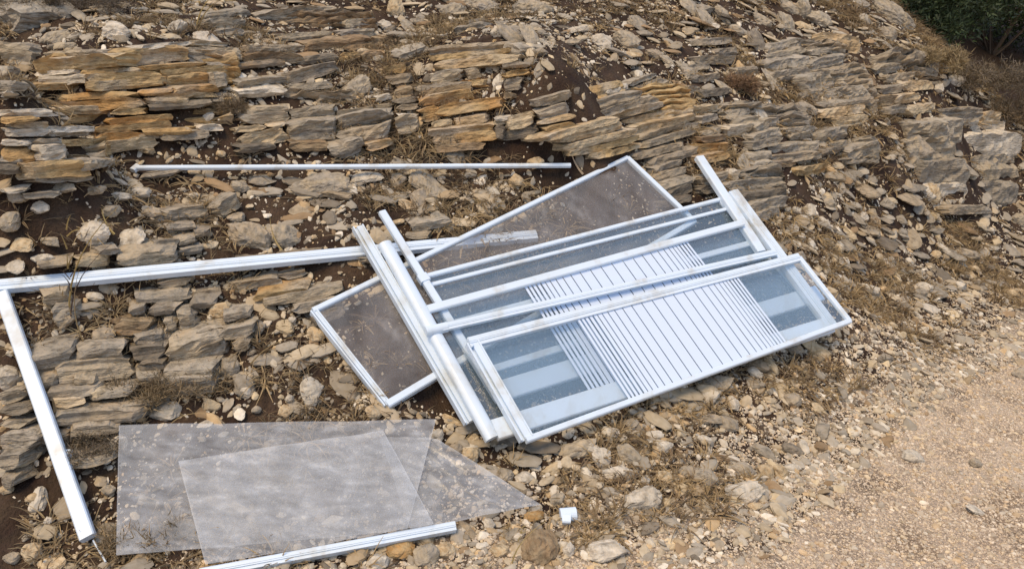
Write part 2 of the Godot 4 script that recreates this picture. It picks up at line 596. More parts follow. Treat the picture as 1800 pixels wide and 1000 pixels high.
func stripes(parent: Node3D, q: Array, u0: float, u1: float, up: Vector3) -> void:   # the white print on a pane: bands that widen to the middle
	var widths := [9, 9, 10, 11, 13, 16, 20, 25, 30, 36, 40, 43, 45]
	var all := widths.duplicate()
	var back := widths.duplicate()
	back.reverse()
	all.append_array(back)
	var total := -4.6
	for i in all.size(): total += all[i] + 3.8 + (3.0 if all[i] < 12 else 0.0)
	var at := u0
	for i in all.size():
		var w: float = all[i] / total * (u1 - u0)
		var e := at + w
		pane(parent, "printed_stripe", [q[0].lerp(q[1], at), q[0].lerp(q[1], e), q[3].lerp(q[2], e), q[3].lerp(q[2], at)], 0.0012, up, M.print)
		at = e + (3.8 + (3.0 if all[i] < 12 else 0.0)) / total * (u1 - u0)


# ---------------------------------------------------------------- scatter
func scatter(called: String, mesh: Mesh, mat: Material, xf: Array, cols: PackedColorArray, label: String) -> MultiMeshInstance3D:
	var mm := MultiMesh.new()
	mm.transform_format = MultiMesh.TRANSFORM_3D
	mm.use_colors = true
	mm.mesh = mesh
	mm.instance_count = xf.size()
	for i in xf.size():
		mm.set_instance_transform(i, xf[i])
		mm.set_instance_color(i, cols[i])
	var o := MultiMeshInstance3D.new()
	o.multimesh = mm
	o.material_override = mat
	o.name = numbered(called)
	add_child(o)
	tag(o, label, "", "", "stuff")
	return o

func chip_mesh(half: Vector3, sd: int, n := 3, round_ := 0.1) -> ArrayMesh:
	var b := Buf.new()
	stone_buf(b, half, Basis(), Vector3.ZERO, n, round_, sd, Color.WHITE, Color(0.86, 0.84, 0.8), 8)
	return b.mesh()

func tone_pick(list: String) -> Color:
	var c: Color = TONES[list[rng.randi() % list.length()]][rng.randi() % 2] * rng.randf_range(0.8, 1.15)
	c.a = 1.0
	return c

func lay(x: float, z: float, s: Vector3, tilt: float, sink: float) -> Transform3D:
	var up := slope_up(x, z)
	up = (up + Vector3(rng.randf_range(-1, 1), rng.randf_range(-1, 1), rng.randf_range(-1, 1)) * tilt).normalized()
	var ax := up.cross(Vector3(cos(rng.randf() * TAU), 0.2, sin(rng.randf() * TAU))).normalized()
	return Transform3D(Basis(ax * s.x, up * s.y, ax.cross(up) * s.z), Vector3(x, surface(x, z) + s.y * sink, z))

func in_poly(x: float, z: float, p: PackedVector2Array) -> bool:
	return Geometry2D.is_point_in_polygon(Vector2(x, z), p)

func far_from(x: float, z: float) -> bool:        # outside what the photograph could see, with a margin
	if z > -1.45: return true
	var k := absf(x) / -z
	return k > 0.86 or (x < 0 and k > 0.8)

func build_scatter(under: PackedVector2Array, sheets: PackedVector2Array) -> void:
	# gravel of the road, with some on the bank
	for kind in 3:
		var xf := []
		var cols := PackedColorArray()
		var want: int = [60000, 30000, 5500][kind]
		while xf.size() < want:
			var x := rng.randf_range(-1.6, 5.4)
			var z := rng.randf_range(-7.6, -1.5)
			if far_from(x, z): continue
			var rd := road_side(x, z) + wide.get_noise_2d(x * 2.0, z * 2.0) * 0.25
			if rng.randf() > smoothstep(-0.55, 0.15, rd): continue
			if rng.randf() > clampf(2.6 / -z, 0.2, 1.0): continue
			var s: float = [0.0016, 0.0029, 0.0054][kind] * exp(clampf(rng.randfn(0.0, 0.38), -0.9, 0.8))
			xf.append(lay(x, z, Vector3(s * rng.randf_range(0.9, 1.5), s * rng.randf_range(0.5, 0.9), s), 0.35, 0.1))
			cols.append(tone_pick("ccctpptg").lerp(Color(0.78, 0.63, 0.475), [0.7, 0.5, 0.25][kind]) * rng.randf_range(0.75, 1.08))
		scatter(["fine_gravel", "gravel", "pebbles"][kind], chip_mesh(Vector3.ONE, 100 + kind, 3, [0.1, 0.05, 0.1][kind]), M.chip, xf, cols, ["fine pale grit covering the gravel road", "pale tan gravel strewn over the road", "pale pebbles scattered over the road"][kind])
	# stone chips on the slope
	for kind in 3:
		var xf := []
		var cols := PackedColorArray()
		var want: int = [60000, 27000, 5000][kind]
		while xf.size() < want:
			var x := rng.randf_range(-3.3, 5.6)
			var z := rng.randf_range(-9.0, -1.4)
			if far_from(x, z): continue
			var rd := road_side(x, z)
			if rd > 0.25: continue
			if rng.randf() > clampf(2.9 / -z, 0.15, 1.0): continue
			var n := slope_up(x, z)
			if rng.randf() > smoothstep(0.45, 0.85, n.y) + 0.25: continue
			if rng.randf() > 0.52 + fine.get_noise_2d(x * 3.0, z * 3.0 + 7.0) * 1.0 + smoothstep(-0.9, -0.1, rd) * 0.5: continue
			var s: float = [0.0035, 0.0075, 0.0145][kind] * exp(clampf(rng.randfn(0.0, 0.38), -0.8, 0.62))
			if kind > 0 and (in_poly(x, z, under) or in_poly(x, z, sheets) and rng.randf() > 0.15): continue
			xf.append(lay(x, z, Vector3(s * rng.randf_range(1.0, 1.9), s * rng.randf_range(0.35, 0.75), s), 0.45, 0.15))
			cols.append(tone_pick("gpgtcgpdgb"))
		scatter(["stone_grit", "stone_chips", "small_stones"][kind], chip_mesh(Vector3.ONE, 110 + kind, 3, 0.05), M.chip, xf, cols, ["pale limestone grit between the stones of the bank", "broken limestone chips covering the soil of the bank", "small broken limestone pieces scattered down the bank"][kind])
	# flat slates bedded in the steep faces and sliding down the upper slopes
	var forms := []
	for k in 8: forms.append(chip_mesh(Vector3.ONE, 130 + k, 5, 0.04))
	var scree := Node3D.new()
	scree.name = "scree"
	add_child(scree)
	tag(scree, "broken slates bedded in the bank and sliding down it", "", "", "structure")
	var xs := []
	var cs := PackedColorArray()
	var big := 0
	var tries := 0
	while xs.size() < 2300 and tries < 400000:
		tries += 1
		var x := rng.randf_range(-3.0, 5.4)
		var z := rng.randf_range(-9.5, -1.9)
		if far_from(x, z) or in_poly(x, z, under) or in_poly(x, z, sheets): continue
		if road_side(x, z) > -0.35: continue
		if rng.randf() > clampf(3.6 / -z, 0.2, 1.0): continue
		if ledge_cells.has(Vector2i(Vector2(x, z) * 20.0)) and rng.randf() < 0.9: continue
		var n := slope_up(x, z)
		var steep := 1.0 - smoothstep(0.5, 0.82, n.y)
		if rng.randf() > 0.3 + steep * 0.45: continue
		var s := minf(0.024 * exp(rng.randfn(0.0, 0.42)) * (1.5 if z < -4.3 and x > 0.6 else 1.0), 0.058 if z < -3.2 else 0.036)
		if big >= 290: s = minf(s, 0.034)
		var ax := n.cross(Vector3.UP).normalized()
		if ax.x < 0.0: ax = -ax
		ax = ax.rotated(n, rng.randfn(0.12, 0.22) if steep > 0.4 else rng.randf_range(-1.3, 0.5))
		var up := (n * rng.randf_range(0.25, 0.7) + Vector3.UP).normalized()
		up = (up - ax * up.dot(ax)).normalized()
		var t := Transform3D(Basis(ax * s * rng.randf_range(1.1, 2.2), up * s * rng.randf_range(0.22, 0.5), ax.cross(up) * s * rng.randf_range(0.9, 1.5)), Vector3(x, surface(x, z), z) + n * s * rng.randf_range(-0.1, 0.35))
		if s > 0.036 and big < 290:
			big += 1
			var o := put(forms[big % 8], "slate", M.slate["ggttgbgtd"[rng.randi() % 9]], scree)
			o.transform = t
		else:
			xs.append(t)
			cs.append(tone_pick("ggttbgtd"))
	scatter("small_slates", forms[3], M.chip, xs, cs, "small thin slates bedded in the steep parts of the bank")
	# loose stones of the lower bank, one object each
	var at := 0
	var zone := PackedVector2Array([Vector2(-1.697, -2.095), Vector2(-1.365, -2.354), Vector2(-1.06, -2.659), Vector2(-0.573, -2.624), Vector2(0.069, -2.702), Vector2(1.43, -3.529), Vector2(1.614, -4.139), Vector2(2.464, -4.787), Vector2(3.75, -5.332), Vector2(1.465, -2.805), Vector2(0.665, -2.055), Vector2(0, -1.877), Vector2(-0.676, -1.779), Vector2(-1.526, -1.785)])
	tries = 0
	while at < 115 and tries < 20000:
		tries += 1
		var x := rng.randf_range(-1.8, 3.8)
		var z := rng.randf_range(-5.2, -1.75)
		var rd := road_side(x, z)
		if rd > 0.1 or not in_poly(x, z, zone) or in_poly(x, z, under) or in_poly(x, z, sheets): continue
		var s := rng.randf_range(0.016, 0.034) * (1.25 if rd < -0.7 else 1.0)
		var tone: String = "pcpgtcpg"[rng.randi() % 8]
		var o := put(forms[at % 8], "loose_stone", M.slate[tone], self)
		o.transform = lay(x, z, Vector3(s * rng.randf_range(1.0, 1.6), s * rng.randf_range(0.5, 0.9), s), 0.3, 0.3)
		var look: String = {"p": "pale", "c": "cream", "g": "grey", "t": "tan"}[tone]
		var size := "small" if s < 0.026 else "middling"
		var where := "on the soil around the clear plastic sheets"
		if x > 2.3: where = "on the far dirt slope at the right"
		elif x > 1.9: where = "halfway along the dirt slope at the right"
		elif x > 1.4: where = "beside the right end of the panels"
		elif x > 0.75: where = "below the right half of the panels"
		elif x > 0.1: where = "below the left half of the panels"
		elif x < -0.95: where = "left of the clear plastic sheets"
		where += ", near the road" if rd > -0.35 else ", up the bank" if rd < -0.8 else ""
		tag(o, "%s %s angular stone lying %s" % [size, look, where], "stone", "loose stones on the bank")
		at += 1

func blade(b: Buf, from: Vector3, lean: Vector3, w: float, curl: Vector3, segs: int, c: Color) -> void:
	var side := lean.cross(Vector3(0.3, 0.2, 1.0)).normalized() * w
	var p := from
	var d := lean / segs
	for i in segs:
		var k0 := 1.0 - float(i) / segs * 0.8
		var k1 := 1.0 - float(i + 1) / segs * 0.8
		var q := p + d
		var back := side.cross(d).normalized() * w
		b.quad(p - side * k0, p + side * k0, q + side * k1, q - side * k1, back, c)
		b.quad(p - back * k0, p + back * k0, q + back * k1, q - back * k1, side, c)
		p = q
		d += curl / segs

func build_grass() -> void:
	for kind in 2:
		var b := Buf.new()
		var r := RandomNumberGenerator.new()
		r.seed = 77 + kind
		for i in 11:
			var a := r.randf() * TAU
			var out := Vector3(cos(a), 0, sin(a))
			var flat := r.randf_range(0.3, 1.0) if kind == 0 else r.randf_range(0.8, 1.5)
			blade(b, out * r.randf_range(0.0, 0.25), (Vector3.UP * (r.randf_range(0.5, 1.0) if kind == 0 else r.randf_range(0.15, 0.5)) + out * flat * 0.5), 0.032, Vector3(r.randf_range(-0.2, 0.2), -0.16, r.randf_range(-0.2, 0.2)) + out * 0.1, 4, Color.WHITE * r.randf_range(0.75, 1.0))
		var xf := []
		var cols := PackedColorArray()
		var want: int = [9000, 11000][kind]
		var tries := 0
		while xf.size() < want and tries < 300000:
			tries += 1
			var x := rng.randf_range(-3.2, 5.6)
			var z := rng.randf_range(-10.5, -1.4)
			if far_from(x, z): continue
			var rd := road_side(x, z)
			if rd > 0.05: continue
			var n := slope_up(x, z)
			if rng.randf() > smoothstep(0.5, 0.85, n.y) + 0.12: continue
			if rng.randf() > smoothstep(-0.1, 0.35, wide.get_noise_2d(x * 2.6 + 70.0, z * 2.6)) + 0.06: continue
			var s := rng.randf_range(0.03, 0.1) * (1.0 if kind == 0 else 1.35)
			if z < -6.0: s *= 1.2
			var up := n.lerp(Vector3.UP, 0.5).normalized()
			var ax := up.cross(Vector3(cos(rng.randf() * TAU), 0, sin(rng.randf() * TAU))).normalized()
			xf.append(Transform3D(Basis(ax * s, up * s, ax.cross(up) * s), Vector3(x, surface(x, z) - 0.004, z)))
			var c := Color(0.52, 0.39, 0.21).lerp(Color(0.2, 0.14, 0.085), rng.randf()) * rng.randf_range(0.8, 1.2)
			c.a = 1.0
			cols.append(c)
		scatter(["dry_grass", "dry_twigs"][kind], b.mesh(), M.straw, xf, cols, ["dry straw coloured grass growing between the stones", "tangled dead brown twigs lying over the soil"][kind])

func stalk(from: Vector3, to: Vector3, w: float, c: Color, label: String, side := 3) -> void:
	var b := Buf.new()
	var r := RandomNumberGenerator.new()
	r.seed = hash(label)
	var d := to - from
	blade(b, Vector3.ZERO, d * 0.96, w, d.cross(Vector3(0, 0, 1)) * 0.12, 7, c)
	for i in side:
		blade(b, d * r.randf_range(0.35, 0.9), d.rotated(Vector3(0, 0, 1), r.randf_range(-0.7, 0.7)) * 0.16, w * 0.7, Vector3.DOWN * 0.02, 3, c * r.randf_range(0.8, 1.05))
	tag(put(b.mesh(), "dry_stalk", M.straw, self, from), label, "dry plant", "dry stalks on the bank")

func bush(at: Vector3, size: Vector3, label: String, called: String, c0: Color, c1: Color, count: int, leaf: float, sd: int) -> void:
	var r := RandomNumberGenerator.new()
	r.seed = sd
	var o := thing(called, label, "bush", at)
	var st := Buf.new()
	var b := Buf.new()
	for k in 9:
		var a := r.randf() * TAU
		var tip := Vector3(cos(a) * size.x * r.randf_range(0.3, 0.8), size.y * r.randf_range(0.5, 1.0), sin(a) * size.z * r.randf_range(0.3, 0.8))
		blade(st, Vector3(0, -0.05, 0), tip, clampf(size.y * 0.02, 0.0015, 0.03), Vector3(0, 0.15, 0) * size.y, 5, Color(0.12, 0.09, 0.06))
	var clumps := []
	for k in 46:
		var p := Vector3(r.randf_range(-1, 1), r.randf_range(0.08, 1.0), r.randf_range(-1, 1))
		if Vector2(p.x, p.z).length() > 1.0: p *= 0.7
		clumps.append(p * size)
	for i in count:
		var c: Vector3 = clumps[i % clumps.size()]
		var d := Vector3(r.randfn(), r.randfn(), r.randfn()) * 0.115 * (size.x + size.y)* 0.5
		var p := c + d
		var dir := (Vector3(r.randfn(), r.randfn() + 0.5, r.randfn()) + d.normalized()).normalized() * leaf * r.randf_range(0.6, 1.3)
		var side := dir.cross(Vector3(r.randfn(), r.randfn(), r.randfn())).normalized() * leaf * (0.16 if called == "green_bush" else 0.06)
		var col := c0.lerp(c1, clampf(r.randf() * 0.7 + float(i % clumps.size() % 5) * 0.09, 0.0, 1.0))
		b.tri(p - side, p + side, p + dir, dir.cross(side), col, col, col)
	put(st.mesh(), "stem", M.straw, o)
	tag(put(b.mesh(), "foliage", M.leaf, o), "", "", "", "stuff")


# ---------------------------------------------------------------- the scene
func _ready() -> void:
	rng.seed = 4711
	var cam := Camera3D.new()
	cam.name = "camera"
	cam.position = Vector3(0, 1.6, 0)
	cam.rotation_degrees = Vector3(-20, 0, 0)
	cam.fov = 42.0
	cam.far = 600.0
	add_child(cam)
	cam.current = true
	var env := Environment.new()
	var sky_mat := ProceduralSkyMaterial.new()
	sky_mat.sky_top_color = Color(0.63, 0.71, 0.85)
	sky_mat.sky_horizon_color = Color(0.8, 0.86, 0.94)
	sky_mat.sky_curve = 0.2
	sky_mat.ground_bottom_color = Color(0.35, 0.3, 0.24)
	sky_mat.ground_horizon_color = Color(0.6, 0.56, 0.5)
	sky_mat.energy_multiplier = 0.85
	var sky := Sky.new()
	sky.sky_material = sky_mat
	env.background_mode = Environment.BG_SKY
	env.sky = sky
	env.tonemap_mode = Environment.TONE_MAPPER_LINEAR
	env.tonemap_exposure = 1.58
	env.sdfgi_enabled = true
	env.ssao_enabled = true
	env.ssil_enabled = true
	var we := WorldEnvironment.new()
	we.name = "environment"
	we.environment = env
	add_child(we)
	var sun := DirectionalLight3D.new()
	sun.name = "sun"
	sun.light_color = Color(1.0, 0.9, 0.76)
	sun.light_energy = 0.55
	sun.light_angular_distance = 24.0
	sun.shadow_enabled = true
	add_child(sun)
	sun.look_at_from_position(Vector3(-2.6, 9.0, 3.4), Vector3.ZERO)

	for n in [wide, fine, chunk]: n.seed = 5
	wide.frequency = 0.35
	wide.fractal_octaves = 3
	fine.frequency = 1.0
	fine.fractal_octaves = 3
	fine.seed = 11
	chunk.noise_type = FastNoiseLite.TYPE_CELLULAR
	chunk.cellular_return_type = FastNoiseLite.RETURN_CELL_VALUE
	chunk.frequency = 1.0
	make_materials()
	terrain_points()
	solve_terrain()
	build_terrain()
	ledges()
	panels()
	stones()
	build_scatter(PackedVector2Array([Vector2(-0.748, -2.659), Vector2(0.586, -3.799), Vector2(1.194, -3.811), Vector2(1.617, -3.299), Vector2(0.064, -2.415), Vector2(-0.148, -2.421), Vector2(-0.459, -2.41)]), PackedVector2Array([Vector2(-1.381, -2.253), Vector2(-0.276, -2.393), Vector2(0.115, -2.085), Vector2(-0.291, -1.962), Vector2(-0.919, -1.794), Vector2(-1.192, -1.789)]))
	build_grass()
	plants()
	for o in find_children("*", "", true, false):
		if o.has_meta("kids"): o.remove_meta("kids")

func terrain_points() -> void:
	cp.append_array(PackedVector3Array([Vector3(0, 0.729, -3.363), Vector3(0.802, 0.66, -3.629), Vector3(-0.251, 0.657, -3.142), Vector3(-0.61, 0.384, -2.576), Vector3(0.28, 0.799, -3.594), Vector3(0.731, 0.764, -3.75), Vector3(-0.457, 0.454, -2.749), Vector3(1.225, 0.465, -3.536)]))
	cp.append_array(PackedVector3Array([Vector3(0.047, 0.11, -2.392), Vector3(1.635, 0.208, -3.302), Vector3(-0.452, 0.273, -2.366), Vector3(-0.777, 0.513, -2.681), Vector3(0.605, 0.894, -3.873), Vector3(0.996, 0.876, -4.026), Vector3(-0.659, 0.742, -3.07), Vector3(1.158, 0.698, -3.839)]))
	cp.append_array(PackedVector3Array([Vector3(-0.085, 0.112, -2.408), Vector3(1.465, 0.438, -3.599), Vector3(0.38, 0.425, -3.081), Vector3(-1.185, 0.05, -1.783), Vector3(-0.757, 0.06, -1.772), Vector3(-1.524, 0.05, -1.783), Vector3(-1.313, 0.2, -2.091), Vector3(-1.713, 0.18, -2.121)]))
	cp.append_array(PackedVector3Array([Vector3(-1.099, 0.24, -2.276), Vector3(-0.511, 0.04, -1.795), Vector3(-0.895, 0.36, -2.433), Vector3(-1.767, 0.95, -3.262), Vector3(-2.259, 0.93, -3.235), Vector3(-1.846, 1.466, -3.606), Vector3(-1.939, 1.45, -2.932), Vector3(-1.405, 1.5, -4.291)]))
	cp.append_array(PackedVector3Array([Vector3(-0.707, 1.52, -4.87), Vector3(0, 1.53, -4.261), Vector3(0.28, 1.3, -3.77), Vector3(-2.203, 1.677, -4.391), Vector3(0, 1.692, -5.248), Vector3(1.198, 1.697, -5.569), Vector3(2.902, 1.718, -6.747), Vector3(1.059, 1.354, -4.806)]))
	cp.append_array(PackedVector3Array([Vector3(0.944, 0.996, -4.143), Vector3(1.651, 0.75, -4.266), Vector3(1.919, 1.152, -5.158), Vector3(2.15, 1.503, -5.924), Vector3(2.47, 0.8, -4.976), Vector3(2.445, 0.631, -4.862), Vector3(2.296, 0.359, -4.443), Vector3(1.981, 0.099, -3.678)]))
	cp.append_array(PackedVector3Array([Vector3(3.397, 1.2, -6.133), Vector3(3.109, 0.727, -5.429), Vector3(3.081, 0.311, -5.224), Vector3(2.724, 0.05, -4.47), Vector3(4.141, 0.732, -6.282), Vector3(3.895, 0.178, -5.761), Vector3(3.756, 0.019, -5.341), Vector3(6.756, 0.705, -10.316)]))
	cp.append_array(PackedVector3Array([Vector3(7.178, 1.329, -11.607), Vector3(4.318, 1.416, -7.914), Vector3(4.084, 1.632, -8.1), Vector3(8.982, 1.843, -13.923), Vector3(1.573, 0, -1.841), Vector3(1.049, 0, -1.841), Vector3(0.524, 0, -1.841), Vector3(0, 0.02, -1.818)]))
	cp.append_array(PackedVector3Array([Vector3(1.497, 0.02, -2.882), Vector3(0.604, 0.04, -2.225), Vector3(0.99, 0, -2.467), Vector3(2.273, 0, -2.919), Vector3(2.924, 0, -3.921), Vector3(-4, 0, 0), Vector3(-2, 0, 0), Vector3(0, 0, 0)]))
	cp.append_array(PackedVector3Array([Vector3(2, 0, 0), Vector3(5, 0, 0), Vector3(9, 0, 0), Vector3(-4, 0, 2), Vector3(9, 0, 2), Vector3(0, 0, 2), Vector3(5, 0, -3), Vector3(-2.9, 0.05, -1.45)]))
	cp.append_array(PackedVector3Array([Vector3(-3, 0.15, -1.9), Vector3(-3, 0.62, -2.55), Vector3(-3, 0.95, -3.2), Vector3(-3, 1.47, -3.6), Vector3(-3, 1.75, -4.5), Vector3(-6, 0, 0), Vector3(-6, 0.1, -1.2), Vector3(-6, 0.65, -2.6)]))
	cp.append_array(PackedVector3Array([Vector3(-6, 1.4, -3.6), Vector3(-6, 2.8, -6), Vector3(0, 2.6, -6.5), Vector3(3, 2.5, -8.5), Vector3(0, 5, -12), Vector3(-6, 5.5, -12), Vector3(6, 4.4, -16), Vector3(5.7, 0, -6)]))
	cp.append_array(PackedVector3Array([Vector3(6.3, 0.05, -8), Vector3(9, 0, -5), Vector3(9.5, 0.1, -9), Vector3(5.3, 0.2, -7.9), Vector3(13, 1.5, -15), Vector3(-1.928, 0.58, -2.533), Vector3(-1.561, 0.578, -2.662), Vector3(-1.194, 0.576, -2.791)]))
	cp.append_array(PackedVector3Array([Vector3(-0.827, 0.574, -2.92), Vector3(-0.5, 0.573, -3.034), Vector3(-1.67, 0.903, -3.259), Vector3(-1.279, 0.883, -3.323), Vector3(-0.888, 0.863, -3.387), Vector3(-0.497, 0.842, -3.452), Vector3(-0.106, 0.822, -3.516), Vector3(0.285, 0.802, -3.58)]))
	cp.append_array(PackedVector3Array([Vector3(-1.748, 0.451, -2.392), Vector3(-1.606, 0.315, -2.226), Vector3(-1.464, 0.179, -2.059), Vector3(-1.323, 0.042, -1.892), Vector3(-1.324, 0.227, -2.24), Vector3(-0.332, 0.17, -2.353), Vector3(-0.392, 0.049, -2.024), Vector3(-1.178, 0.073, -1.881)]))
	cp.append_array(PackedVector3Array([Vector3(-0.851, 0.118, -2.082), Vector3(-0.039, 0.048, -2.115), Vector3(-0.684, 0.174, -2.27)]))
	road_line = PackedVector2Array([Vector2(-8, -0.4), Vector2(-2, -1.2), Vector2(-0.544, -1.636), Vector2(-0.173, -1.816), Vector2(0.109, -1.931), Vector2(0.682, -2.118), Vector2(1.206, -2.633), Vector2(1.883, -3.199), Vector2(2.505, -3.602), Vector2(3.051, -3.964), Vector2(3.807, -4.396), Vector2(8, -6.2), Vector2(14, -8.5)])

func ledge(called: String, label: String) -> void:
	outcrop = Node3D.new()
	outcrop.name = numbered(called)
	add_child(outcrop)
	tag(outcrop, label, "", "", "structure")

func ledges() -> void:
	ledge("rock_ledge", "large layered limestone ledge at the upper left with an orange stained face")
	slab(Vector3(-2.212, 1.291, -3.559), Vector3(-1.379, 1.298, -3.792), 0.273, "y", 0.5)
	slab(Vector3(-2.301, 1.153, -3.381), Vector3(-1.37, 1.146, -3.634), 0.159, "y", 0.5)
	slab(Vector3(-1.953, 1.082, -2.819), Vector3(-1.671, 1.069, -3.07), 0.113, "y", 0.5)
	slab(Vector3(-2.62, 1.611, -4.04), Vector3(-2.447, 1.541, -3.909), 0.149, "g")
	slab(Vector3(-2.453, 1.418, -3.711), Vector3(-2.297, 1.411, -3.699), 0.098, "g")
	slab(Vector3(-2.318, 1.348, -3.478), Vector3(-2.34, 1.33, -3.727), 0.053, "g")
	slab(Vector3(-1.895, 1.354, -2.83), Vector3(-1.842, 1.345, -2.893), 0.032, "g")
	slab(Vector3(-1.896, 1.325, -2.821), Vector3(-1.856, 1.326, -2.847), 0.017, "p")
	slab(Vector3(-2.212, 1.373, -3.589), Vector3(-1.762, 1.411, -3.497), 0.055, "y")
	slab(Vector3(-1.774, 1.412, -3.521), Vector3(-1.575, 1.428, -3.768), 0.064, "y")
	slab(Vector3(-1.584, 1.425, -3.789), Vector3(-1.395, 1.4, -3.956), 0.06, "g")
	slab(Vector3(-2.245, 1.423, -3.707), Vector3(-1.88, 1.443, -3.562), 0.021, "g")
	slab(Vector3(-1.746, 1.458, -3.615), Vector3(-1.603, 1.465, -3.849), 0.019, "p")
	slab(Vector3(-1.609, 1.467, -3.865), Vector3(-1.466, 1.451, -4.01), 0.026, "g")
	slab(Vector3(-2.223, 1.337, -3.595), Vector3(-1.986, 1.351, -3.508), 0.021, "p")
	slab(Vector3(-1.975, 1.355, -3.488), Vector3(-1.707, 1.362, -3.525), 0.023, "y")
	slab(Vector3(-1.71, 1.364, -3.533), Vector3(-1.499, 1.375, -3.766), 0.022, "y")
	slab(Vector3(-1.503, 1.372, -3.774), Vector3(-1.415, 1.365, -3.852), 0.022, "g")
	slab(Vector3(-2.186, 1.31, -3.546), Vector3(-1.927, 1.329, -3.463), 0.036, "p")
	slab(Vector3(-1.912, 1.334, -3.437), Vector3(-1.628, 1.343, -3.547), 0.031, "y")
	slab(Vector3(-1.64, 1.339, -3.572), Vector3(-1.409, 1.348, -3.815), 0.033, "y")
	slab(Vector3(-2.125, 1.305, -3.318), Vector3(-1.992, 1.29, -3.568), 0.023, "y")
	slab(Vector3(-1.892, 1.297, -3.41), Vector3(-1.595, 1.312, -3.55), 0.036, "o")
	slab(Vector3(-1.605, 1.303, -3.569), Vector3(-1.454, 1.31, -3.711), 0.054, "o")
	slab(Vector3(-1.473, 1.304, -3.688), Vector3(-1.39, 1.303, -3.76), 0.061, "g")
	slab(Vector3(-2.049, 1.248, -3.423), Vector3(-1.704, 1.26, -3.454), 0.028, "o")
	slab(Vector3(-1.709, 1.264, -3.467), Vector3(-1.588, 1.271, -3.549), 0.024, "o")
	slab(Vector3(-1.589, 1.271, -3.551), Vector3(-1.425, 1.27, -3.677), 0.03, "o")
	slab(Vector3(-2.041, 1.211, -3.373), Vector3(-1.673, 1.227, -3.431), 0.041, "o")
	slab(Vector3(-1.684, 1.227, -3.455), Vector3(-1.516, 1.222, -3.55), 0.034, "y")
	slab(Vector3(-1.645, 1.251, -3.493), Vector3(-1.415, 1.242, -3.643), 0.021, "o")
	slab(Vector3(-1.842, 1.261, -2.779), Vector3(-1.777, 1.247, -2.912), 0.024, "p")
	slab(Vector3(-1.974, 1.208, -3.236), Vector3(-1.835, 1.191, -3.485), 0.03, "o")
	slab(Vector3(-1.787, 1.192, -3.39), Vector3(-1.659, 1.191, -3.444), 0.026, "y")
	slab(Vector3(-1.658, 1.201, -3.446), Vector3(-1.427, 1.21, -3.591), 0.026, "d")
	slab(Vector3(-1.866, 1.237, -2.774), Vector3(-1.786, 1.232, -2.848), 0.019, "y")
	slab(Vector3(-2.008, 1.177, -3.199), Vector3(-1.848, 1.159, -3.448), 0.028, "y")
	slab(Vector3(-1.801, 1.149, -3.353), Vector3(-1.569, 1.16, -3.464), 0.026, "o")
	slab(Vector3(-1.838, 1.215, -2.772), Vector3(-1.761, 1.205, -2.871), 0.019, "y")
	slab(Vector3(-1.801, 1.193, -2.823), Vector3(-1.699, 1.162, -3.068), 0.02, "p")
	slab(Vector3(-1.839, 1.122, -3.317), Vector3(-1.566, 1.129, -3.446), 0.028, "o")
	slab(Vector3(-1.877, 1.19, -2.741), Vector3(-1.757, 1.181, -2.835), 0.025, "p")
	slab(Vector3(-1.766, 1.174, -2.849), Vector3(-1.728, 1.142, -3.092), 0.025, "p")
	slab(Vector3(-1.841, 1.094, -3.288), Vector3(-1.673, 1.094, -3.383), 0.028, "o")
	slab(Vector3(-1.669, 1.103, -3.379), Vector3(-1.481, 1.1, -3.451), 0.026, "y")
	slab(Vector3(-1.459, 1.103, -3.464), Vector3(-1.359, 1.106, -3.514), 0.026, "p")
	slab(Vector3(-1.883, 1.156, -2.738), Vector3(-1.802, 1.152, -2.775), 0.025, "p")
	slab(Vector3(-1.786, 1.152, -2.784), Vector3(-1.732, 1.144, -2.874), 0.019, "g")
	slab(Vector3(-1.728, 1.135, -2.863), Vector3(-1.731, 1.105, -3.107), 0.023, "y")
	slab(Vector3(-1.849, 1.083, -3.275), Vector3(-1.608, 1.083, -3.407), 0.025, "y")
	slab(Vector3(-1.6, 1.081, -3.388), Vector3(-1.397, 1.08, -3.465), 0.031, "t")
	slab(Vector3(-1.88, 1.111, -2.718), Vector3(-1.783, 1.109, -2.764), 0.042, "y")
	slab(Vector3(-1.782, 1.113, -2.764), Vector3(-1.719, 1.11, -2.856), 0.052, "p")
	slab(Vector3(-1.846, 1.069, -3.067), Vector3(-1.775, 1.042, -3.312), 0.044, "y")
	slab(Vector3(-1.82, 1.047, -3.254), Vector3(-1.628, 1.056, -3.384), 0.046, "c")
	slab(Vector3(-1.798, 1.058, -2.701), Vector3(-1.662, 1.042, -2.869), 0.054, "y")
	slab(Vector3(-1.644, 1.05, -2.839), Vector3(-1.699, 1.026, -3.086), 0.041, "g")
	slab(Vector3(-1.881, 1.07, -2.704), Vector3(-1.812, 1.061, -2.725), 0.031, "d")
	slab(Vector3(-1.881, 1.095, -2.714), Vector3(-1.805, 1.088, -2.741), 0.019, "g")
	slab(Vector3(-1.769, 1.024, -2.71), Vector3(-1.644, 0.999, -2.86), 0.017, "g")
	slab(Vector3(-1.644, 0.927, -3.235), Vector3(-1.479, 0.941, -3.296), 0.02, "g")
	ledge("rock_ledge", "blocky grey and rust limestone ledge above the middle of the thin white strip")
	slab(Vector3(-1.525, 1.496, -4.459), Vector3(-0.823, 1.516, -4.722), 0.234, "b", 0.5)
	slab(Vector3(-1.375, 1.1, -3.722), Vector3(-0.623, 1.1, -3.933), 0.26, "t", 0.5)
	slab(Vector3(-1.37, 1.26, -3.916), Vector3(-0.961, 1.297, -4.185), 0.108, "t", 0.5)
	slab(Vector3(-1.461, 1.581, -4.493), Vector3(-1.063, 1.622, -4.763), 0.067, "g")
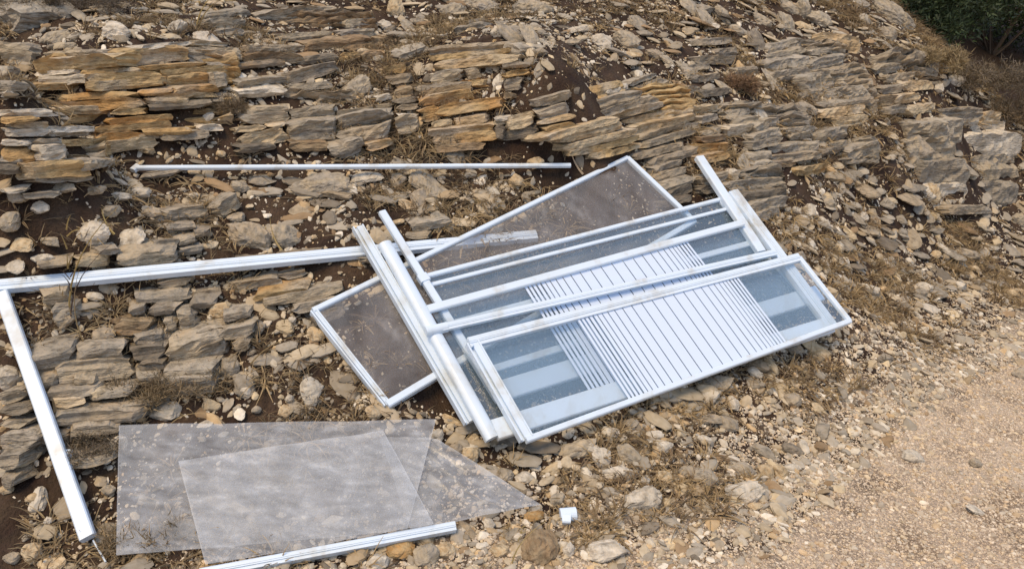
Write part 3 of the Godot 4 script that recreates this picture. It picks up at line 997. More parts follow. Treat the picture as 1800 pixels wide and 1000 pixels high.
	slab(Vector3(-1.292, 1.483, -4.271), Vector3(-1.05, 1.496, -4.484), 0.035, "g")
	slab(Vector3(-1.389, 1.428, -4.035), Vector3(-1.148, 1.431, -4.239), 0.042, "t")
	slab(Vector3(-1.151, 1.436, -4.252), Vector3(-0.801, 1.452, -4.48), 0.057, "b")
	slab(Vector3(-1.371, 1.394, -3.97), Vector3(-1.123, 1.38, -4.127), 0.048, "b")
	slab(Vector3(-1.663, 1.588, -4.265), Vector3(-1.52, 1.618, -4.489), 0.032, "g")
	slab(Vector3(-1.617, 1.551, -4.172), Vector3(-1.482, 1.558, -4.337), 0.049, "g")
	slab(Vector3(-1.545, 1.505, -4.084), Vector3(-1.449, 1.513, -4.223), 0.036, "g")
	slab(Vector3(-1.353, 1.277, -3.749), Vector3(-1.159, 1.289, -3.904), 0.034, "g")
	slab(Vector3(-1.161, 1.294, -3.913), Vector3(-0.947, 1.343, -4.115), 0.05, "t")
	slab(Vector3(-1.346, 1.237, -3.692), Vector3(-1.143, 1.245, -3.833), 0.034, "p")
	slab(Vector3(-1.147, 1.252, -3.848), Vector3(-0.928, 1.265, -3.963), 0.032, "g")
	slab(Vector3(-1.285, 1.166, -3.63), Vector3(-1.094, 1.168, -3.73), 0.028, "g")
	slab(Vector3(-1.287, 1.134, -3.586), Vector3(-1.085, 1.137, -3.687), 0.044, "g")
	slab(Vector3(-1.083, 1.13, -3.679), Vector3(-0.886, 1.149, -3.774), 0.062, "g")
	slab(Vector3(-1.305, 1.09, -3.52), Vector3(-1.17, 1.096, -3.588), 0.022, "c")
	slab(Vector3(-1.171, 1.101, -3.595), Vector3(-1.087, 1.103, -3.634), 0.016, "c")
	slab(Vector3(-1.261, 1.041, -3.476), Vector3(-1.075, 1.063, -3.578), 0.059, "c")
	slab(Vector3(-1.076, 1.06, -3.578), Vector3(-0.858, 1.076, -3.669), 0.088, "g")
	slab(Vector3(-0.866, 1.085, -3.685), Vector3(-0.598, 1.121, -3.772), 0.079, "g")
	slab(Vector3(-0.837, 1.031, -3.608), Vector3(-0.589, 1.065, -3.693), 0.067, "t")
	slab(Vector3(-0.822, 0.994, -3.55), Vector3(-0.716, 1.015, -3.603), 0.06, "t")
	slab(Vector3(-0.713, 1, -3.581), Vector3(-0.582, 1.019, -3.629), 0.036, "o")
	slab(Vector3(-1.05, 1.013, -3.518), Vector3(-0.877, 1.008, -3.561), 0.043, "b")
	slab(Vector3(-0.867, 0.989, -3.532), Vector3(-0.759, 0.994, -3.564), 0.049, "g")
	slab(Vector3(-1.013, 1.543, -4.66), Vector3(-0.838, 1.554, -4.825), 0.045, "g")
	slab(Vector3(-0.984, 1.489, -4.505), Vector3(-0.828, 1.498, -4.649), 0.047, "g")
	slab(Vector3(-0.956, 1.435, -4.357), Vector3(-0.746, 1.449, -4.479), 0.048, "b")
	slab(Vector3(-0.929, 1.376, -4.209), Vector3(-0.703, 1.388, -4.271), 0.062, "o")
	slab(Vector3(-0.85, 1.134, -3.759), Vector3(-0.688, 1.155, -3.814), 0.029, "g")
	slab(Vector3(-0.844, 1.111, -3.722), Vector3(-0.759, 1.118, -3.749), 0.02, "g")
	slab(Vector3(-0.697, 1.199, -3.879), Vector3(-0.612, 1.211, -3.897), 0.023, "p")
	slab(Vector3(-0.689, 1.158, -3.816), Vector3(-0.599, 1.167, -3.831), 0.026, "t")
	slab(Vector3(-1.278, 1.016, -3.439), Vector3(-1.124, 1.017, -3.496), 0.027, "d")
	slab(Vector3(-1.371, 1.353, -3.871), Vector3(-1.193, 1.37, -4.051), 0.026, "b")
	slab(Vector3(-1.142, 1.368, -4.082), Vector3(-0.96, 1.385, -4.212), 0.031, "d")
	ledge("rock_ledge", "stepped limestone ledge with bright orange blocks beside a dark hollow")
	slab(Vector3(-0.449, 1.364, -4.262), Vector3(0.03, 1.403, -4.082), 0.141, "y", 0.5)
	slab(Vector3(-0.472, 1.112, -3.914), Vector3(-0.058, 1.151, -3.875), 0.246, "o", 0.5)
	slab(Vector3(-0.642, 1.244, -4.106), Vector3(-0.503, 1.256, -4.102), 0.183, "b", 0.5)
	slab(Vector3(-0.418, 1.006, -3.781), Vector3(-0.092, 1.037, -3.787), 0.144, "y", 0.5)
	slab(Vector3(-0.61, 1.373, -4.206), Vector3(-0.466, 1.428, -4.297), 0.05, "g")
	slab(Vector3(-0.443, 1.411, -4.223), Vector3(-0.03, 1.453, -4.044), 0.039, "t")
	slab(Vector3(-0.436, 1.379, -4.145), Vector3(0, 1.419, -3.975), 0.033, "y")
	slab(Vector3(-0.396, 1.344, -4.06), Vector3(0.035, 1.391, -3.921), 0.047, "c")
	slab(Vector3(-0.035, 1.436, -4.024), Vector3(0.043, 1.412, -3.948), 0.058, "g")
	slab(Vector3(-0.328, 1.507, -4.511), Vector3(-0.146, 1.536, -4.462), 0.049, "g")
	slab(Vector3(-0.704, 1.474, -4.598), Vector3(-0.658, 1.485, -4.659), 0.047, "c")
	slab(Vector3(-0.413, 1.289, -3.98), Vector3(-0.249, 1.314, -3.952), 0.05, "g")
	slab(Vector3(-0.246, 1.314, -3.949), Vector3(-0.157, 1.327, -3.927), 0.044, "t")
	slab(Vector3(-0.217, 1.274, -3.888), Vector3(-0.138, 1.284, -3.869), 0.026, "y")
	slab(Vector3(-0.484, 1.242, -3.932), Vector3(-0.196, 1.271, -3.884), 0.029, "t")
	slab(Vector3(-0.451, 1.217, -3.89), Vector3(-0.213, 1.258, -3.874), 0.035, "b")
	slab(Vector3(-0.462, 1.185, -3.849), Vector3(-0.201, 1.226, -3.835), 0.046, "o")
	slab(Vector3(-0.46, 1.122, -3.763), Vector3(-0.359, 1.145, -3.779), 0.057, "o")
	slab(Vector3(-0.365, 1.144, -3.787), Vector3(-0.051, 1.197, -3.762), 0.048, "o")
	slab(Vector3(-0.408, 1.079, -3.709), Vector3(-0.296, 1.097, -3.719), 0.037, "c")
	slab(Vector3(-0.296, 1.102, -3.726), Vector3(-0.121, 1.125, -3.716), 0.034, "c")
	slab(Vector3(-0.407, 1.057, -3.69), Vector3(-0.098, 1.083, -3.682), 0.028, "y")
	slab(Vector3(-0.395, 1.022, -3.646), Vector3(-0.083, 1.047, -3.648), 0.044, "o")
	slab(Vector3(-0.387, 0.985, -3.604), Vector3(-0.138, 1.004, -3.622), 0.028, "b")
	slab(Vector3(-0.058, 1.348, -3.907), Vector3(0.091, 1.372, -3.866), 0.034, "t")
	slab(Vector3(-0.043, 1.315, -3.862), Vector3(0.085, 1.337, -3.825), 0.026, "y")
	slab(Vector3(-0.045, 1.269, -3.816), Vector3(0.051, 1.282, -3.787), 0.051, "t")
	slab(Vector3(-0.042, 1.226, -3.775), Vector3(0.006, 1.225, -3.757), 0.025, "b")
	slab(Vector3(-0.681, 1.316, -4.089), Vector3(-0.561, 1.335, -4.107), 0.036, "y")
	slab(Vector3(-0.655, 1.275, -4.008), Vector3(-0.53, 1.292, -4.018), 0.042, "b")
	slab(Vector3(-0.593, 1.218, -3.908), Vector3(-0.503, 1.232, -3.916), 0.047, "b")
	slab(Vector3(-0.577, 1.119, -3.763), Vector3(-0.511, 1.119, -3.762), 0.028, "p")
	slab(Vector3(-0.571, 1.079, -3.71), Vector3(-0.463, 1.098, -3.734), 0.079, "g")
	slab(Vector3(-0.089, 1.101, -3.688), Vector3(0.097, 1.144, -3.676), 0.028, "c")
	slab(Vector3(-0.028, 1.088, -3.664), Vector3(0.105, 1.121, -3.661), 0.042, "c")
	slab(Vector3(-0.095, 1.119, -3.703), Vector3(-0.02, 1.126, -3.69), 0.017, "p")
	slab(Vector3(-0.055, 1.045, -3.637), Vector3(0.116, 1.066, -3.629), 0.039, "d")
	slab(Vector3(-0.083, 1.062, -3.656), Vector3(-0.028, 1.053, -3.64), 0.055, "d")
	slab(Vector3(-0.607, 1.182, -3.854), Vector3(-0.477, 1.197, -3.864), 0.026, "d")
	slab(Vector3(-0.574, 1.158, -3.817), Vector3(-0.465, 1.168, -3.822), 0.023, "t")
	ledge("rock_ledge", "finely layered pale limestone ledge tilted up to the right behind the grey framed panel")
	slab(Vector3(0.12, 1.067, -3.965), Vector3(1.003, 1.154, -4.252), 0.216, "y", 0.5)
	slab(Vector3(0.298, 0.902, -3.881), Vector3(0.998, 0.978, -4.164), 0.185, "y", 0.5)
	slab(Vector3(0.652, 0.753, -3.8), Vector3(0.993, 0.772, -3.998), 0.182, "t", 0.5)
	slab(Vector3(0.105, 1.188, -3.698), Vector3(0.292, 1.234, -3.718), 0.036, "t")
	slab(Vector3(0.319, 1.205, -3.871), Vector3(0.616, 1.241, -4.139), 0.054, "y")
	slab(Vector3(0.127, 1.145, -3.667), Vector3(0.291, 1.175, -3.686), 0.047, "t")
	slab(Vector3(0.317, 1.139, -3.832), Vector3(0.675, 1.196, -4.108), 0.045, "t")
	slab(Vector3(0.127, 1.107, -3.644), Vector3(0.305, 1.137, -3.669), 0.025, "c")
	slab(Vector3(0.321, 1.09, -3.853), Vector3(0.775, 1.175, -4.14), 0.036, "t")
	slab(Vector3(0.152, 1.074, -3.628), Vector3(0.305, 1.098, -3.655), 0.028, "y")
	slab(Vector3(0.32, 1.064, -3.837), Vector3(0.804, 1.141, -4.12), 0.033, "c")
	slab(Vector3(0.161, 1.054, -3.527), Vector3(0.517, 1.106, -3.801), 0.028, "c")
	slab(Vector3(0.545, 1.085, -4.006), Vector3(0.963, 1.141, -4.282), 0.031, "t")
	slab(Vector3(0.231, 1.036, -3.556), Vector3(0.58, 1.077, -3.827), 0.031, "c")
	slab(Vector3(0.605, 1.057, -3.994), Vector3(0.995, 1.105, -4.267), 0.034, "c")
	slab(Vector3(0.273, 0.999, -3.566), Vector3(0.612, 1.038, -3.836), 0.031, "c")
	slab(Vector3(0.632, 1.023, -3.963), Vector3(1.005, 1.069, -4.231), 0.037, "c")
	slab(Vector3(0.302, 0.966, -3.571), Vector3(0.644, 1, -3.839), 0.028, "y")
	slab(Vector3(0.662, 0.987, -3.945), Vector3(1.006, 1.035, -4.18), 0.031, "t")
	slab(Vector3(0.391, 0.943, -3.637), Vector3(0.686, 0.958, -3.898), 0.026, "y")
	slab(Vector3(0.691, 0.956, -3.931), Vector3(1.004, 0.999, -4.128), 0.031, "g")
	slab(Vector3(0.62, 0.903, -3.84), Vector3(0.925, 0.942, -4.033), 0.03, "t")
	slab(Vector3(0.713, 0.874, -3.853), Vector3(0.984, 0.912, -4.01), 0.03, "t")
	slab(Vector3(0.723, 0.837, -3.812), Vector3(0.906, 0.862, -3.917), 0.036, "t")
	slab(Vector3(0.731, 0.803, -3.765), Vector3(0.918, 0.827, -3.878), 0.036, "t")
	slab(Vector3(0.755, 0.768, -3.721), Vector3(0.94, 0.798, -3.845), 0.029, "g")
	slab(Vector3(0.778, 0.734, -3.677), Vector3(0.946, 0.761, -3.794), 0.035, "d")
	slab(Vector3(0.754, 0.704, -3.618), Vector3(0.919, 0.723, -3.724), 0.029, "d")
	slab(Vector3(0.482, 1.217, -4.04), Vector3(0.63, 1.233, -4.233), 0.022, "p")
	slab(Vector3(0.611, 1.235, -4.209), Vector3(0.842, 1.274, -4.46), 0.023, "g")
	slab(Vector3(0.659, 1.205, -4.204), Vector3(0.89, 1.244, -4.438), 0.023, "g")
	slab(Vector3(0.685, 1.155, -4.155), Vector3(0.856, 1.193, -4.328), 0.025, "g")
	slab(Vector3(0.833, 1.178, -4.289), Vector3(0.956, 1.21, -4.426), 0.026, "g")
	slab(Vector3(0.879, 1.143, -4.265), Vector3(1.001, 1.171, -4.393), 0.029, "t")
	ledge("rock_ledge", "weathered layered limestone ledge on the right flank of the bank")
	slab(Vector3(1.793, 1.282, -5.468), Vector3(2.485, 1.307, -5.733), 0.247, "t", 0.5)
	slab(Vector3(1.957, 1.057, -5.174), Vector3(2.557, 1.089, -5.441), 0.357, "t", 0.5)
	slab(Vector3(1.055, 0.974, -4.414), Vector3(1.872, 0.972, -4.669), 0.206, "t", 0.5)
	slab(Vector3(1.583, 0.767, -4.628), Vector3(2.432, 0.77, -4.884), 0.161, "g", 0.5)
	slab(Vector3(2.732, 1.102, -5.735), Vector3(3.34, 1.123, -5.998), 0.392, "t", 0.5)
	slab(Vector3(1.174, 0.672, -3.888), Vector3(1.536, 0.64, -4.087), 0.281, "g", 0.5)
	slab(Vector3(1.756, 1.366, -5.384), Vector3(2.106, 1.425, -5.661), 0.048, "g")
	slab(Vector3(1.744, 1.325, -5.295), Vector3(2.099, 1.37, -5.567), 0.032, "g")
	slab(Vector3(1.693, 1.267, -5.154), Vector3(2.055, 1.296, -5.42), 0.062, "g")
	slab(Vector3(1.685, 1.213, -5.051), Vector3(2.024, 1.238, -5.315), 0.046, "t")
	slab(Vector3(2.045, 1.242, -5.373), Vector3(2.43, 1.291, -5.646), 0.081, "g")
	slab(Vector3(1.92, 1.149, -5.107), Vector3(2.214, 1.155, -5.299), 0.132, "g")
	slab(Vector3(2.228, 1.153, -5.333), Vector3(2.581, 1.186, -5.601), 0.138, "g")
	slab(Vector3(1.927, 1.078, -5.048), Vector3(2.477, 1.101, -5.312), 0.07, "t")
	slab(Vector3(2.03, 1.031, -5.005), Vector3(2.485, 1.047, -5.266), 0.042, "t")
	slab(Vector3(2.024, 0.989, -4.925), Vector3(2.436, 0.999, -5.184), 0.053, "c")
	slab(Vector3(2.122, 0.935, -4.919), Vector3(2.398, 0.944, -5.079), 0.049, "c")
	slab(Vector3(2.274, 1.417, -5.802), Vector3(2.631, 1.38, -5.917), 0.103, "c")
	slab(Vector3(2.132, 1.345, -5.589), Vector3(2.466, 1.352, -5.802), 0.042, "t")
	slab(Vector3(1.148, 1.432, -4.99), Vector3(1.452, 1.438, -5.239), 0.037, "t")
	slab(Vector3(1.341, 1.358, -5.006), Vector3(1.514, 1.365, -5.159), 0.052, "t")
	slab(Vector3(1.147, 1.334, -4.794), Vector3(1.42, 1.326, -5.011), 0.043, "t")
	slab(Vector3(0.987, 1.186, -4.408), Vector3(1.117, 1.192, -4.514), 0.04, "t")
	slab(Vector3(1.096, 1.163, -4.443), Vector3(1.321, 1.171, -4.639), 0.031, "d")
	slab(Vector3(1.092, 1.236, -4.569), Vector3(1.268, 1.244, -4.727), 0.034, "t")
	slab(Vector3(1.004, 1.087, -4.26), Vector3(1.21, 1.089, -4.408), 0.039, "c")
	slab(Vector3(1.018, 1.047, -4.209), Vector3(1.174, 1.051, -4.322), 0.032, "g")
	slab(Vector3(1.232, 1.047, -4.353), Vector3(1.436, 1.057, -4.54), 0.04, "g")
	slab(Vector3(1.291, 1.01, -4.339), Vector3(1.467, 1.013, -4.492), 0.04, "g")
	slab(Vector3(1.054, 0.979, -4.134), Vector3(1.193, 0.997, -4.249), 0.032, "g")
	slab(Vector3(1.206, 0.98, -4.231), Vector3(1.384, 0.98, -4.365), 0.052, "c")
	slab(Vector3(1.389, 0.978, -4.359), Vector3(1.639, 0.984, -4.61), 0.054, "g")
	slab(Vector3(1.365, 0.934, -4.263), Vector3(1.607, 0.941, -4.5), 0.047, "g")
	slab(Vector3(1.351, 0.901, -4.206), Vector3(1.556, 0.905, -4.386), 0.039, "g")
	slab(Vector3(1.578, 1.039, -4.657), Vector3(1.836, 1.037, -4.886), 0.043, "t")
	slab(Vector3(1.662, 0.965, -4.618), Vector3(1.926, 0.965, -4.855), 0.043, "g")
	slab(Vector3(1.64, 0.935, -4.544), Vector3(1.927, 0.92, -4.793), 0.032, "g")
	slab(Vector3(1.693, 0.898, -4.535), Vector3(1.868, 0.894, -4.702), 0.035, "g")
	slab(Vector3(1.903, 0.871, -4.713), Vector3(2.207, 0.876, -4.922), 0.066, "g")
	slab(Vector3(1.487, 0.852, -4.307), Vector3(1.883, 0.846, -4.56), 0.061, "g")
	slab(Vector3(1.441, 0.821, -4.205), Vector3(1.848, 0.815, -4.459), 0.037, "t")
	slab(Vector3(1.672, 0.801, -4.346), Vector3(1.91, 0.785, -4.589), 0.027, "g")
	slab(Vector3(1.907, 0.794, -4.6), Vector3(2.121, 0.789, -4.773), 0.036, "d")
	slab(Vector3(2.132, 0.751, -4.741), Vector3(2.458, 0.782, -4.944), 0.089, "g")
	slab(Vector3(2.001, 0.814, -4.711), Vector3(2.182, 0.821, -4.844), 0.033, "g")
	slab(Vector3(0.991, 0.917, -4.016), Vector3(1.218, 0.913, -4.136), 0.041, "o")
	slab(Vector3(0.973, 0.871, -3.951), Vector3(1.169, 0.879, -4.058), 0.037, "o")
	slab(Vector3(1.41, 0.808, -4.103), Vector3(1.654, 0.792, -4.291), 0.029, "b")
	slab(Vector3(1.639, 0.747, -4.232), Vector3(1.911, 0.728, -4.481), 0.047, "o")
	slab(Vector3(1.29, 0.846, -4.086), Vector3(1.477, 0.849, -4.227), 0.038, "g")
	slab(Vector3(1.317, 0.816, -4.062), Vector3(1.462, 0.818, -4.169), 0.029, "g")
	slab(Vector3(0.937, 1.016, -4.118), Vector3(1.065, 1.017, -4.195), 0.038, "g")
	slab(Vector3(1.011, 0.957, -4.078), Vector3(1.197, 0.958, -4.191), 0.028, "b")
	slab(Vector3(1.749, 1.197, -5.067), Vector3(1.987, 1.198, -5.234), 0.034, "t")
	slab(Vector3(2.29, 1.053, -5.181), Vector3(2.553, 1.059, -5.42), 0.036, "g")
	slab(Vector3(1.066, 1.296, -4.656), Vector3(1.241, 1.3, -4.807), 0.031, "g")
	slab(Vector3(1.409, 1.26, -4.885), Vector3(1.632, 1.261, -5.076), 0.037, "t")
	slab(Vector3(1.43, 1.21, -4.813), Vector3(1.576, 1.207, -4.937), 0.036, "b")
	slab(Vector3(2.703, 1.219, -5.715), Vector3(2.965, 1.225, -5.863), 0.06, "g")
	slab(Vector3(2.77, 1.15, -5.653), Vector3(3.076, 1.16, -5.845), 0.06, "t")
	slab(Vector3(2.656, 1.081, -5.519), Vector3(2.912, 1.092, -5.665), 0.054, "t")
	slab(Vector3(2.911, 1.1, -5.666), Vector3(3.244, 1.097, -5.894), 0.06, "c")
	slab(Vector3(2.566, 1.022, -5.392), Vector3(2.783, 1.024, -5.531), 0.057, "b")
	slab(Vector3(2.783, 1.018, -5.504), Vector3(3.05, 1.026, -5.663), 0.059, "c")
	slab(Vector3(2.622, 0.955, -5.358), Vector3(2.857, 0.962, -5.506), 0.049, "t")
	slab(Vector3(2.869, 0.945, -5.443), Vector3(3.212, 0.956, -5.702), 0.05, "c")
	slab(Vector3(3.102, 1.197, -5.91), Vector3(3.351, 1.163, -6.033), 0.053, "g")
	slab(Vector3(2.909, 1.273, -5.899), Vector3(3.153, 1.274, -6.037), 0.053, "t")
	slab(Vector3(1.153, 0.744, -3.84), Vector3(1.481, 0.735, -4.053), 0.049, "g")
	slab(Vector3(1.189, 0.701, -3.792), Vector3(1.501, 0.689, -4.003), 0.043, "d")
	slab(Vector3(1.225, 0.657, -3.749), Vector3(1.463, 0.656, -3.925), 0.048, "g")
	slab(Vector3(1.263, 0.617, -3.714), Vector3(1.43, 0.62, -3.844), 0.042, "g")
	slab(Vector3(0.968, 0.783, -3.829), Vector3(1.14, 0.794, -3.921), 0.036, "t")
	slab(Vector3(0.973, 0.744, -3.776), Vector3(1.109, 0.754, -3.848), 0.036, "d")
	ledge("rock_ledge", "low weathered grey limestone ledge below the long white bar on the left")
	slab(Vector3(-1.762, 0.384, -2.431), Vector3(-1.443, 0.357, -2.533), 0.127, "g", 0.5)
	slab(Vector3(-1.334, 0.328, -2.544), Vector3(-1.112, 0.342, -2.563), 0.239, "g", 0.5)
	slab(Vector3(-1.156, 0.516, -2.842), Vector3(-0.715, 0.515, -2.911), 0.118, "b", 0.5)
	slab(Vector3(-1.798, 0.278, -2.288), Vector3(-1.326, 0.259, -2.383), 0.183, "t", 0.5)
	slab(Vector3(-1.784, 0.508, -2.618), Vector3(-1.306, 0.461, -2.761), 0.156, "t", 0.5)
	slab(Vector3(-1.711, 0.625, -2.52), Vector3(-1.631, 0.623, -2.561), 0.042, "g")
	slab(Vector3(-1.684, 0.584, -2.495), Vector3(-1.612, 0.579, -2.53), 0.046, "g")
	slab(Vector3(-1.458, 0.582, -2.645), Vector3(-1.276, 0.576, -2.704), 0.033, "g")
	slab(Vector3(-1.387, 0.541, -2.619), Vector3(-1.287, 0.543, -2.649), 0.03, "t")
	slab(Vector3(-1.412, 0.471, -2.511), Vector3(-1.31, 0.471, -2.542), 0.03, "t")
	slab(Vector3(-1.476, 0.514, -2.548), Vector3(-1.368, 0.5, -2.571), 0.043, "b")
	slab(Vector3(-1.319, 0.493, -2.57), Vector3(-1.28, 0.496, -2.581), 0.039, "g")
	slab(Vector3(-1.689, 0.459, -2.34), Vector3(-1.556, 0.456, -2.385), 0.06, "g")
	slab(Vector3(-1.56, 0.454, -2.391), Vector3(-1.415, 0.442, -2.463), 0.062, "g")
	slab(Vector3(-1.588, 0.423, -2.323), Vector3(-1.373, 0.402, -2.413), 0.061, "g")
	slab(Vector3(-1.272, 0.416, -2.47), Vector3(-1.07, 0.445, -2.516), 0.088, "g")
	slab(Vector3(-1.256, 0.373, -2.407), Vector3(-1.073, 0.38, -2.416), 0.054, "g")
	slab(Vector3(-1.254, 0.347, -2.37), Vector3(-1.062, 0.363, -2.391), 0.057, "g")
	slab(Vector3(-1.114, 0.584, -2.751), Vector3(-0.945, 0.594, -2.83), 0.036, "t")
	slab(Vector3(-0.948, 0.594, -2.839), Vector3(-0.839, 0.604, -2.886), 0.023, "t")
	slab(Vector3(-0.996, 0.557, -2.722), Vector3(-0.81, 0.567, -2.786), 0.027, "o")
	slab(Vector3(-0.974, 0.543, -2.685), Vector3(-0.686, 0.569, -2.794), 0.034, "g")
	slab(Vector3(-0.831, 0.531, -2.643), Vector3(-0.675, 0.543, -2.732), 0.027, "g")
	slab(Vector3(-0.771, 0.51, -2.613), Vector3(-0.667, 0.521, -2.69), 0.031, "d")
	slab(Vector3(-1.374, 0.608, -2.712), Vector3(-1.261, 0.614, -2.763), 0.025, "t")
	slab(Vector3(-1.1, 0.468, -2.549), Vector3(-0.978, 0.489, -2.575), 0.041, "g")
	slab(Vector3(-1.033, 0.441, -2.499), Vector3(-0.974, 0.458, -2.519), 0.038, "t")
	slab(Vector3(-1.395, 0.434, -2.461), Vector3(-1.286, 0.439, -2.499), 0.042, "d")
	slab(Vector3(-1.366, 0.395, -2.409), Vector3(-1.274, 0.394, -2.434), 0.041, "d")
	slab(Vector3(-1.27, 0.504, -2.595), Vector3(-1.211, 0.51, -2.613), 0.061, "g")
	slab(Vector3(-1.749, 0.369, -2.246), Vector3(-1.656, 0.384, -2.258), 0.035, "g")
	slab(Vector3(-1.722, 0.306, -2.18), Vector3(-1.614, 0.318, -2.181), 0.019, "g")
	slab(Vector3(-1.592, 0.379, -2.247), Vector3(-1.456, 0.371, -2.299), 0.029, "t")
	slab(Vector3(-1.569, 0.36, -2.227), Vector3(-1.477, 0.353, -2.258), 0.025, "c")
	slab(Vector3(-1.478, 0.359, -2.273), Vector3(-1.416, 0.355, -2.311), 0.028, "c")
	slab(Vector3(-1.532, 0.322, -2.189), Vector3(-1.266, 0.3, -2.289), 0.039, "t")
	slab(Vector3(-1.384, 0.317, -2.275), Vector3(-1.248, 0.314, -2.321), 0.018, "t")
	slab(Vector3(-1.703, 0.267, -2.137), Vector3(-1.557, 0.287, -2.139), 0.049, "t")
	slab(Vector3(-1.684, 0.228, -2.095), Vector3(-1.575, 0.244, -2.091), 0.041, "g")
	slab(Vector3(-1.481, 0.29, -2.148), Vector3(-1.344, 0.276, -2.2), 0.038, "t")
	slab(Vector3(-1.736, 0.339, -2.214), Vector3(-1.619, 0.35, -2.217), 0.027, "d")
	slab(Vector3(-1.579, 0.277, -2.124), Vector3(-1.473, 0.283, -2.138), 0.03, "b")
	slab(Vector3(-1.45, 0.361, -2.302), Vector3(-1.338, 0.354, -2.356), 0.024, "g")
	slab(Vector3(-1.656, 0.405, -2.281), Vector3(-1.577, 0.407, -2.298), 0.035, "t")
	slab(Vector3(-1.528, 0.399, -2.313), Vector3(-1.464, 0.39, -2.339), 0.028, "g")
	slab(Vector3(-1.344, 0.368, -2.374), Vector3(-1.262, 0.369, -2.397), 0.029, "g")
	slab(Vector3(-1.402, 0.467, -2.509), Vector3(-1.287, 0.442, -2.503), 0.021, "t")
	slab(Vector3(-1.454, 0.549, -2.604), Vector3(-1.395, 0.55, -2.629), 0.026, "g")
	slab(Vector3(-1.251, 0.544, -2.657), Vector3(-1.151, 0.552, -2.686), 0.031, "t")
	slab(Vector3(-1.196, 0.468, -2.549), Vector3(-1.11, 0.476, -2.562), 0.03, "t")
	slab(Vector3(-1.112, 0.514, -2.626), Vector3(-1.009, 0.524, -2.648), 0.031, "t")
	slab(Vector3(-1.172, 0.437, -2.503), Vector3(-1.083, 0.455, -2.526), 0.025, "d")
	slab(Vector3(-1.653, 0.187, -2.031), Vector3(-1.576, 0.199, -2.029), 0.029, "t")
	slab(Vector3(-1.487, 0.236, -2.063), Vector3(-1.311, 0.238, -2.1), 0.022, "t")
	ledge("rock_ledge", "low broken limestone steps between the thin white strip and the long white bar")
	slab(Vector3(-1.669, 0.695, -2.818), Vector3(-1.377, 0.66, -3.007), 0.094, "t", 0.5)
	slab(Vector3(-1.444, 0.803, -2.992), Vector3(-1.314, 0.802, -3.113), 0.048, "t")
	slab(Vector3(-1.52, 0.707, -2.729), Vector3(-1.353, 0.705, -2.863), 0.059, "g")
	slab(Vector3(-1.591, 0.75, -2.704), Vector3(-1.537, 0.748, -2.755), 0.022, "t")
	slab(Vector3(-1.445, 0.74, -2.841), Vector3(-1.36, 0.73, -2.906), 0.021, "g")
	slab(Vector3(-1.644, 0.729, -2.642), Vector3(-1.537, 0.713, -2.72), 0.039, "c")
	slab(Vector3(-1.426, 0.778, -2.941), Vector3(-1.329, 0.767, -3.016), 0.024, "t")
	slab(Vector3(-1.368, 0.729, -2.896), Vector3(-1.308, 0.732, -2.95), 0.023, "g")
	slab(Vector3(-1.343, 0.694, -2.853), Vector3(-1.26, 0.692, -2.903), 0.028, "g")
	slab(Vector3(-1.805, 0.969, -2.68), Vector3(-1.707, 0.97, -2.748), 0.019, "g")
	slab(Vector3(-1.878, 0.988, -2.669), Vector3(-1.792, 0.994, -2.701), 0.017, "p")
	slab(Vector3(-0.453, 0.716, -3.165), Vector3(-0.281, 0.727, -3.217), 0.033, "g")
	slab(Vector3(-0.461, 0.689, -3.123), Vector3(-0.351, 0.69, -3.145), 0.025, "t")
	slab(Vector3(-0.615, 0.636, -2.926), Vector3(-0.583, 0.634, -2.947), 0.024, "t")
	slab(Vector3(-1.121, 0.635, -2.854), Vector3(-0.987, 0.637, -2.907), 0.028, "d")
	slab(Vector3(-0.994, 0.644, -2.932), Vector3(-0.811, 0.658, -2.965), 0.024, "b")
	slab(Vector3(-1.754, 0.729, -2.577), Vector3(-1.657, 0.729, -2.628), 0.021, "t")
	slab(Vector3(-1.334, 0.748, -2.964), Vector3(-1.276, 0.743, -2.995), 0.024, "t")
	slab(Vector3(-1.281, 0.808, -3.127), Vector3(-1.204, 0.832, -3.197), 0.055, "g")
	ledge("rock_ledge", "massive pale grey limestone face forming the far right nose of the bank")
	slab(Vector3(2.842, 0.793, -5.319), Vector3(3.344, 0.796, -5.575), 0.141, "g")
	slab(Vector3(3.573, 0.75, -5.96), Vector3(4.095, 0.688, -6.193), 0.138, "p")
	slab(Vector3(2.787, 0.674, -5.213), Vector3(3.267, 0.671, -5.467), 0.164, "g")
	slab(Vector3(3.495, 0.606, -5.849), Vector3(4.142, 0.583, -6.096), 0.201, "p")
	slab(Vector3(2.844, 0.523, -5.16), Vector3(3.352, 0.505, -5.409), 0.18, "g")
	slab(Vector3(3.561, 0.445, -5.75), Vector3(4.125, 0.406, -5.991), 0.209, "g")
	slab(Vector3(2.885, 0.391, -5.099), Vector3(3.365, 0.358, -5.342), 0.147, "p")
	slab(Vector3(3.516, 0.294, -5.58), Vector3(4.043, 0.231, -5.812), 0.178, "g")
	slab(Vector3(3.209, 0.87, -5.746), Vector3(3.707, 0.86, -5.998), 0.097, "t")
	slab(Vector3(3.798, 0.807, -6.132), Vector3(4.061, 0.781, -6.263), 0.094, "c")
	slab(Vector3(3.051, 0.302, -5.093), Vector3(3.527, 0.25, -5.329), 0.057, "t")
	slab(Vector3(2.842, 0.745, -5.317), Vector3(3.047, 0.741, -5.395), 0.057, "c")

